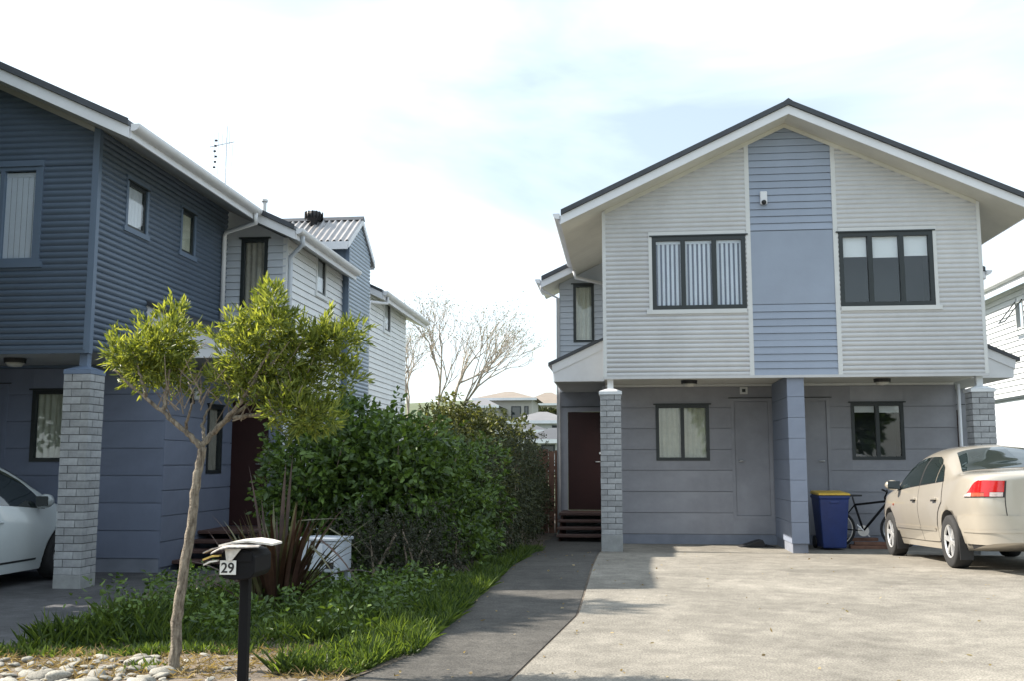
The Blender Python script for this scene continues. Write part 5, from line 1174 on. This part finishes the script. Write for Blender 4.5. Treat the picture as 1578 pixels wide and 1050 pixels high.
white = Car(dict(yr=-1.95, yf=1.9, lr=.35, lf=.62, nr=3.2, nf=2.3, crown=.03, ra=-1.25, fa=1.2, wr=.30, arch=.34, track=.74,
    top=[(-1.95, 1.05), (-1.8, 1.36), (-1.4, 1.47), (-.4, 1.52), (.1, 1.50), (.45, 1.40), (.9, 1.16), (1.25, .95), (1.6, .86), (1.9, .68)],
    belt=[(-1.95, .93), (-.5, .92), (.6, .86), (1.2, .82), (1.6, .76), (1.9, .58)], sill=[(-1.95, .28), (-1.4, .18), (1.4, .17), (1.9, .26)], half=[(-1.95, .80), (0, .84), (1.2, .83), (1.9, .76)]))
CW = thing('white_hatchback', 'white hatchback parked under the blue house, half outside the left edge', 'car', (-6.97-.84, 10.85, -.04), local=True)
wbody = build_car(CW, white, mat['white_paint']); tw = white.tau
for sd_ in (-1, 1):
    s = white
    def side(name, y0, y1, lo, hi, m, off=.005, par=CW, nr=8): return s.patch(name, [tw(y) for y in fr(y0, y1, 16)], lambda t: lo(s.station(t)[0]), lambda t: hi(s.station(t)[0]), m, par, off, sd_, nr)
    side('front_window', -.25, .83, lambda y: .512, lin([(-.25, .70), (.2, .70), (.5, .665), (.75, .59), (.83, .517)]), mat['car_glass'])
    side('rear_window', -1.2, -.31, lambda y: .512, lambda y: .69, mat['car_glass'])
    fd = side('door', -.29, .86, lambda y: s.rz(tw(y), .26), lambda y: .508, mat['white_paint'], .004)
    p = s.pt(tw(-.15), s.rz(tw(-.15), .76), .012); part('handle', MB().box(p.x*sd_-.018, p.x*sd_+.018, -.24, -.06, .745, .775), mat['white_paint'], fd, bevel=.008)
    side('sill_trim', -.85, .82, lambda y: 0., lambda y: s.rz(tw(y), .27), mat['white_paint'], .03)
    side('sill_groove', -.80, .72, lambda y: s.rz(tw(y), .275), lambda y: s.rz(tw(y), .30), mat['black_plastic'], .006, nr=2)
    p = s.pt(tw(.66), .51); mb = MB(); mb.lathe([(0, 0), (.06, .005), (.085, .06), (.08, .12), (0, .14)], 14, 'y', (0, 0, 0)); mb.v = [(sd_*(p.x+.10)+x*1.1, .60+y, .97+z) for x, y, z in mb.v]
    mr_ = part('mirror', mb, mat['white_paint'], CW, smooth=True); part('mirror_glass', MB().box(sd_*(p.x+.10)-.075, sd_*(p.x+.10)+.075, .593, .5995, .91, 1.03), mat['car_glass'], mr_)
    part('mirror_arm', MB().tube([(sd_*(p.x-.01), .70, .89), (sd_*(p.x+.07), .66, .92)], .025, 8), mat['white_paint'], mr_)
    s.patch('windscreen', [tw(y) for y in fr(.48, 1.12, 12)], lambda t: .73, lambda t: 1., mat['car_glass'], wbody, .005, sd_, 8)
    s.patch('headlamp', fr(.84, .93, 8), lambda t: s.rz(t, .58), lambda t: s.rz(t, .70), mat['clear_lens'], wbody, .006, sd_, 4)

# ---------------------------------------------------------------- bin, bicycle, oddments by the right carport
bn = thing('wheelie_bin', 'blue wheelie bin with a yellow lid beside the party wall', 'bin', (3.33, 17.0, .0), rz=R(3), local=True)
mb = MB(); b0, b1 = .19, .245
for z, w_, d_ in ((.03, .185, .22), (.80, .235, .275), (.83, .25, .29), (.87, .25, .29)):
    for x, y in ((-w_, -d_), (w_, -d_), (w_, d_), (-w_, d_)): mb.v.append((x, y, z))
for k in range(3):
    for q in range(4): a = 4*k; mb.f.append((a+q, a+(q+1) % 4, a+4+(q+1) % 4, a+4+q)); mb.m.append(0)
mb.f += [(3, 2, 1, 0), (12, 13, 14, 15)]; mb.m += [0, 0]
part('body', mb, mat['bin_blue'], bn, bevel=.02)
part('grip', MB().box(-.07, .07, -.283, -.268, .74, .78), mat['bin_blue'], bn, bevel=.008)
mb = MB().hexa([(-.262, -.31, .872), (.262, -.31, .872), (.262, .28, .885), (-.262, .28, .885), (-.24, -.285, .905), (.24, -.285, .905), (.24, .27, .935), (-.24, .27, .935)])
ld = part('lid', mb, mat['bin_yellow'], bn, bevel=.012); part('handle', MB().tube([(-.2, .3, .88), (-.2, .36, .90), (.2, .36, .90), (.2, .3, .88)], .016, 8), mat['bin_blue'], bn)
for x in (-.2, .2): part('wheel', MB().lathe([(0, -.025), (.09, -.025), (.1, -.015), (.1, .015), (.09, .025), (0, .025)], 20, 'x', (x, .25, .1)), mat['black_plastic'], bn)
bk = thing('bicycle', 'dark bicycle leaning by the wall between the blue bin and the gold car', 'bicycle', (4.05, 17.25, 0), rz=R(-8), local=True)
def wheel(cx, cz=.31):
    w = part('wheel', MB(), mat['tyre'], bk)
    mb = MB(); n = 36
    mb.tube([(cx+.29*math.cos(2*math.pi*k/n), 0, cz+.29*math.sin(2*math.pi*k/n)) for k in range(n+1)], .022, 7, caps=False); w.data = mb.mesh('wheel', mat['tyre'], (0, 0, 0), True)
    rm = MB(); rm.tube([(cx+.262*math.cos(2*math.pi*k/n), 0, cz+.262*math.sin(2*math.pi*k/n)) for k in range(n+1)], .009, 5, caps=False); part('rim', rm, mat['rim'], w)
    sp = MB()
    for k in range(18): t = 2*math.pi*k/18; sp.tube([(cx, .02*(-1)**k, cz), (cx+.26*math.cos(t), 0, cz+.26*math.sin(t))], .0022, 3)
    part('spokes', sp, mat['rim'], w); part('hub', MB().tube([(cx, -.05, cz), (cx, .05, cz)], .018, 8), mat['black_metal'], w)
wheel(.42); wheel(-.58)
fm = MB(); BBk = (-.15, 0, .28); HD = (.22, 0, .72); ST = (-.27, 0, .70)
for a, b, r in ((BBk, HD, .02), (ST, (.20, 0, .76), .018), (BBk, ST, .018), ((-.58, 0, .31), BBk, .012), ((-.58, 0, .31), ST, .011), ((.21, 0, .82), (.235, 0, .66), .021)): fm.tube([a, b], r, 8)
part('frame', fm, mat['black_metal'], bk, smooth=True)
part('fork', MB().tube([(.235, 0, .66), (.26, .05, .58), (.42, .05, .31)], .013, 8).tube([(.235, 0, .66), (.26, -.05, .58), (.42, -.05, .31)], .013, 8), mat['black_metal'], bk, smooth=True)
hb = part('handlebar', MB().tube([(.2, 0, .82), (.24, 0, .90)], .014, 8).tube([(.24, 0, .90), (.24, -.07, .92), (.21, -.28, .94)], .012, 8).tube([(.24, 0, .90), (.24, .07, .92), (.21, .28, .94)], .012, 8), mat['black_metal'], bk, smooth=True)
for y in (-.28, .28): part('grip', MB().tube([(.215, y*.7, .935), (.205, y*1.1, .942)], .018, 8), mat['black_plastic'], hb)
part('saddle', MB().hexa([(-.42, -.07, .83), (-.15, -.02, .84), (-.15, .02, .84), (-.42, .07, .83), (-.42, -.07, .87), (-.15, -.02, .865), (-.15, .02, .865), (-.42, .07, .87)]).tube([ST, (-.30, 0, .83)], .014, 8), mat['black_plastic'], bk, bevel=.012)
part('crank', MB().lathe([(0, -.01), (.09, -.01), (.09, .01), (0, .01)], 20, 'y', BBk).tube([(-.15, .06, .28), (-.05, .06, .18)], .012, 6).tube([(-.15, -.06, .28), (-.25, -.06, .38)], .012, 6), mat['rim'], bk)
part('reflector', MB().lathe([(0, -.03), (.03, -.03), (.03, -.02)], 12, 'x', (.28, 0, .84)), mat['clear_lens'], bk)
pvc = thing('pvc_offcut', 'white plastic downpipe offcut standing upright behind the gold car', 'pipe', (4.46, 17.2, 0), local=True)
mb = MB().tube([(0, 0, 0), (.005, 0, .40), (.0, .02, .78)], .045, 14, caps=False); part('pipe', mb, mat['pvc'], pvc, smooth=True); part('collar', MB().tube([(-.003, .021, .70), (0, .024, .80)], .056, 14, caps=False), mat['pvc'], pvc, smooth=True)
pb = thing('timber_offcuts', 'brown timber boards lying on the slab under the bicycle', 'timber', (3.95, 17.3, 0), local=True)
for k, (x, y, z, L, rz_) in enumerate([(-.25, .1, .0, .75, .05), (-.2, .0, .052, .6, -.1), (-.28, .12, .104, .5, .12), (-.3, -.15, .0, .7, .02)]):
    o = part('plank', MB().box(0, L, -.05, .05, 0, .05), mat['timber'], pb, bevel=.004); o.location = (x, y, z); o.rotation_euler = (0, 0, rz_)
kr = thing('rubber_wedge', 'black rubber ramp wedge lying on the carport slab by the storage door', 'wedge', (2.2, 17.35, 0), rz=R(8), local=True)
part('wedge', MB().prism_v([(-.32, .004), (.12, .004), (.06, .12), (.0, .11)], -.12, .12), mat['black_plastic'], kr, bevel=.008); part('lip', MB().prism_v([(.125, .004), (.30, .004), (.15, .04)], -.1, .1), mat['black_plastic'], kr)

# ---------------------------------------------------------------- houses on the far hillside
def far_house(name, label, u, v, z, w, d, h, rise, wall, roof, wins, over=.5):
    t = thing(name, label, 'house', (u, v, z), 'houses on the far hillside')
    part('walls', MB().box(u-w/2, u+w/2, v, v+d, z-3, z+h), mat[wall], t)
    mb = MB(); a, b, c, e = u-w/2-over, u+w/2+over, v-over, v+d+over; i = 0; k = min(w, d)/2*.9
    mb.v += [(a, c, z+h+.01), (b, c, z+h+.01), (b, e, z+h+.01), (a, e, z+h+.01), (a+k+.4, (c+e)/2, z+h+rise), (b-k-.4, (c+e)/2, z+h+rise)]
    mb.f += [(0, 1, 5, 4), (1, 2, 5), (2, 3, 4, 5), (3, 0, 4), (3, 2, 1, 0)]; mb.m += [0]*5
    part('roof', mb, mat[roof], t); part('fascia', MB().box(a, b, c-.02, c-.001, z+h-.18, z+h+.05), mat['trim'], t)
    for (x0, x1, z0, z1) in wins:
        wn_ = part('window', MB().box(u+x0, u+x1, v-.04, v-.001, z+z0, z+z1), mat['frame'], t); part('pane', MB().box(u+x0+.1, u+x1-.1, v-.06, v-.0405, z+z0+.1, z+z1-.1), mat['car_glass'], wn_)
    return t
def fpx(x, y, v): p = px(x, y, v); return p
for (name, label, x, yb, v, w, d, h, rise, wall, roof, wins) in [
    ('hillside_house', 'wide cream two-storey house with tan roof on the far hill', 778, 664, 92, 5.0, 7, 2.9, .9, 'far_wall', 'far_roof_tan', [(-1.6, -.9, .9, 2.2), (.6, 1.5, 1.0, 2.2), (1.8, 2.2, 1.2, 2.2)]),
    ('hillside_house', 'tan-roofed house highest on the far hill beside the grey gutter', 842, 646, 110, 5.2, 7, 1.6, 1.5, 'far_wall', 'far_roof_tan', [(-1.5, -.6, .3, 1.2)]),
    ('hillside_house', 'white house with shallow grey hip roof in the middle of the far group', 832, 686, 74, 4.2, 6, 1.7, .85, 'far_wall2', 'far_roof_grey', [(-1.2, -.3, .5, 1.4), (.9, 1.5, .5, 1.4)]),
    ('hillside_house', 'low white house with pale grey roof in front of the cream one', 806, 692, 66, 2.6, 5, 1.15, .6, 'far_wall2', 'far_roof_dark', [(-.3, .5, .3, .8)]),
    ('hillside_house', 'nearest dark-roofed white house low behind the hedge end', 850, 705, 58, 2.8, 5, .95, .8, 'far_wall2', 'far_roof_dark', [(-.6, .2, .2, .7)]),
    ('hillside_house', 'cream gable end showing left of the far cream house through branches', 738, 668, 86, 2.6, 6, 2.3, .8, 'far_wall', 'far_roof_grey', [(-.3, .4, .8, 1.8)])]:
    p = fpx(x, yb, v); far_house(name, label, p[0], v, p[2], w, d, h, rise, wall, roof, wins)
for k, (x, y, v, r) in enumerate([(838, 641, 104, .9), (852, 644, 103, .8), (825, 646, 100, .6), (760, 660, 80, .9), (722, 660, 70, 1.2)]):
    p = px(x, y, v); t = thing('hillside_tree', ['small dark tree between the far tan roofs', 'dark tree touching the far right roof', 'little bush below the far tan roof', 'round bush before the far cream house', 'leafy tree at the left end of the far houses'][k], 'tree', (p[0], v, p[2]-2), 'trees on the far hillside')
    P, D = blob_points((0, 0, 2), (r, r, r*.8), 500, .4, .3, 300+k); o = leaf_mesh('crown', P, D, .35, .2, mat['leaf_dark'], t); o['kind'] = 'stuff'
    part('trunk', MB().tube([(p[0], v, p[2]-3.5), (p[0], v, p[2])], .12, 6), mat['bark'], t)

# ---------------------------------------------------------------- across the street, behind the camera (seen in the window glass)
sheet('road', fr(-60, 60, 2), fr(-14, -5, 2), .02, mat['asphalt'])
for k, (u, v, s_) in enumerate([(-3, -17, 1.0), (5.5, -18, 1.25), (11, -16, .9)]):
    t = thing('street_tree', ['round green tree across the road, left', 'tallest green tree across the road', 'small green tree across the road, right'][k], 'tree', (u, v, .1), 'trees across the road')
    PP = []; DD = []
    for q, (c, r) in enumerate([((0, 0, 3.6*s_), (1.8*s_, 1.6*s_, 1.6*s_)), ((.7*s_, .2, 4.6*s_), (1.3*s_, 1.2*s_, 1.1*s_)), ((-.9*s_, 0, 4.3*s_), (1.2*s_, 1.2*s_, 1.0*s_))]):
        P, D = blob_points(c, r, 900, .4, .3, 400+10*k+q); PP.append(P); DD.append(D)
    o = leaf_mesh('crown', np.concatenate(PP), np.concatenate(DD), .45, .24, mat['leaf_shrub'], t); o['kind'] = 'stuff'
    part('trunk', MB().tube([(u, v, 0), (u+.1, v, 2*s_), (u, v, 4*s_)], [.18, .14, .06], 8), mat['bark'], t, smooth=True)
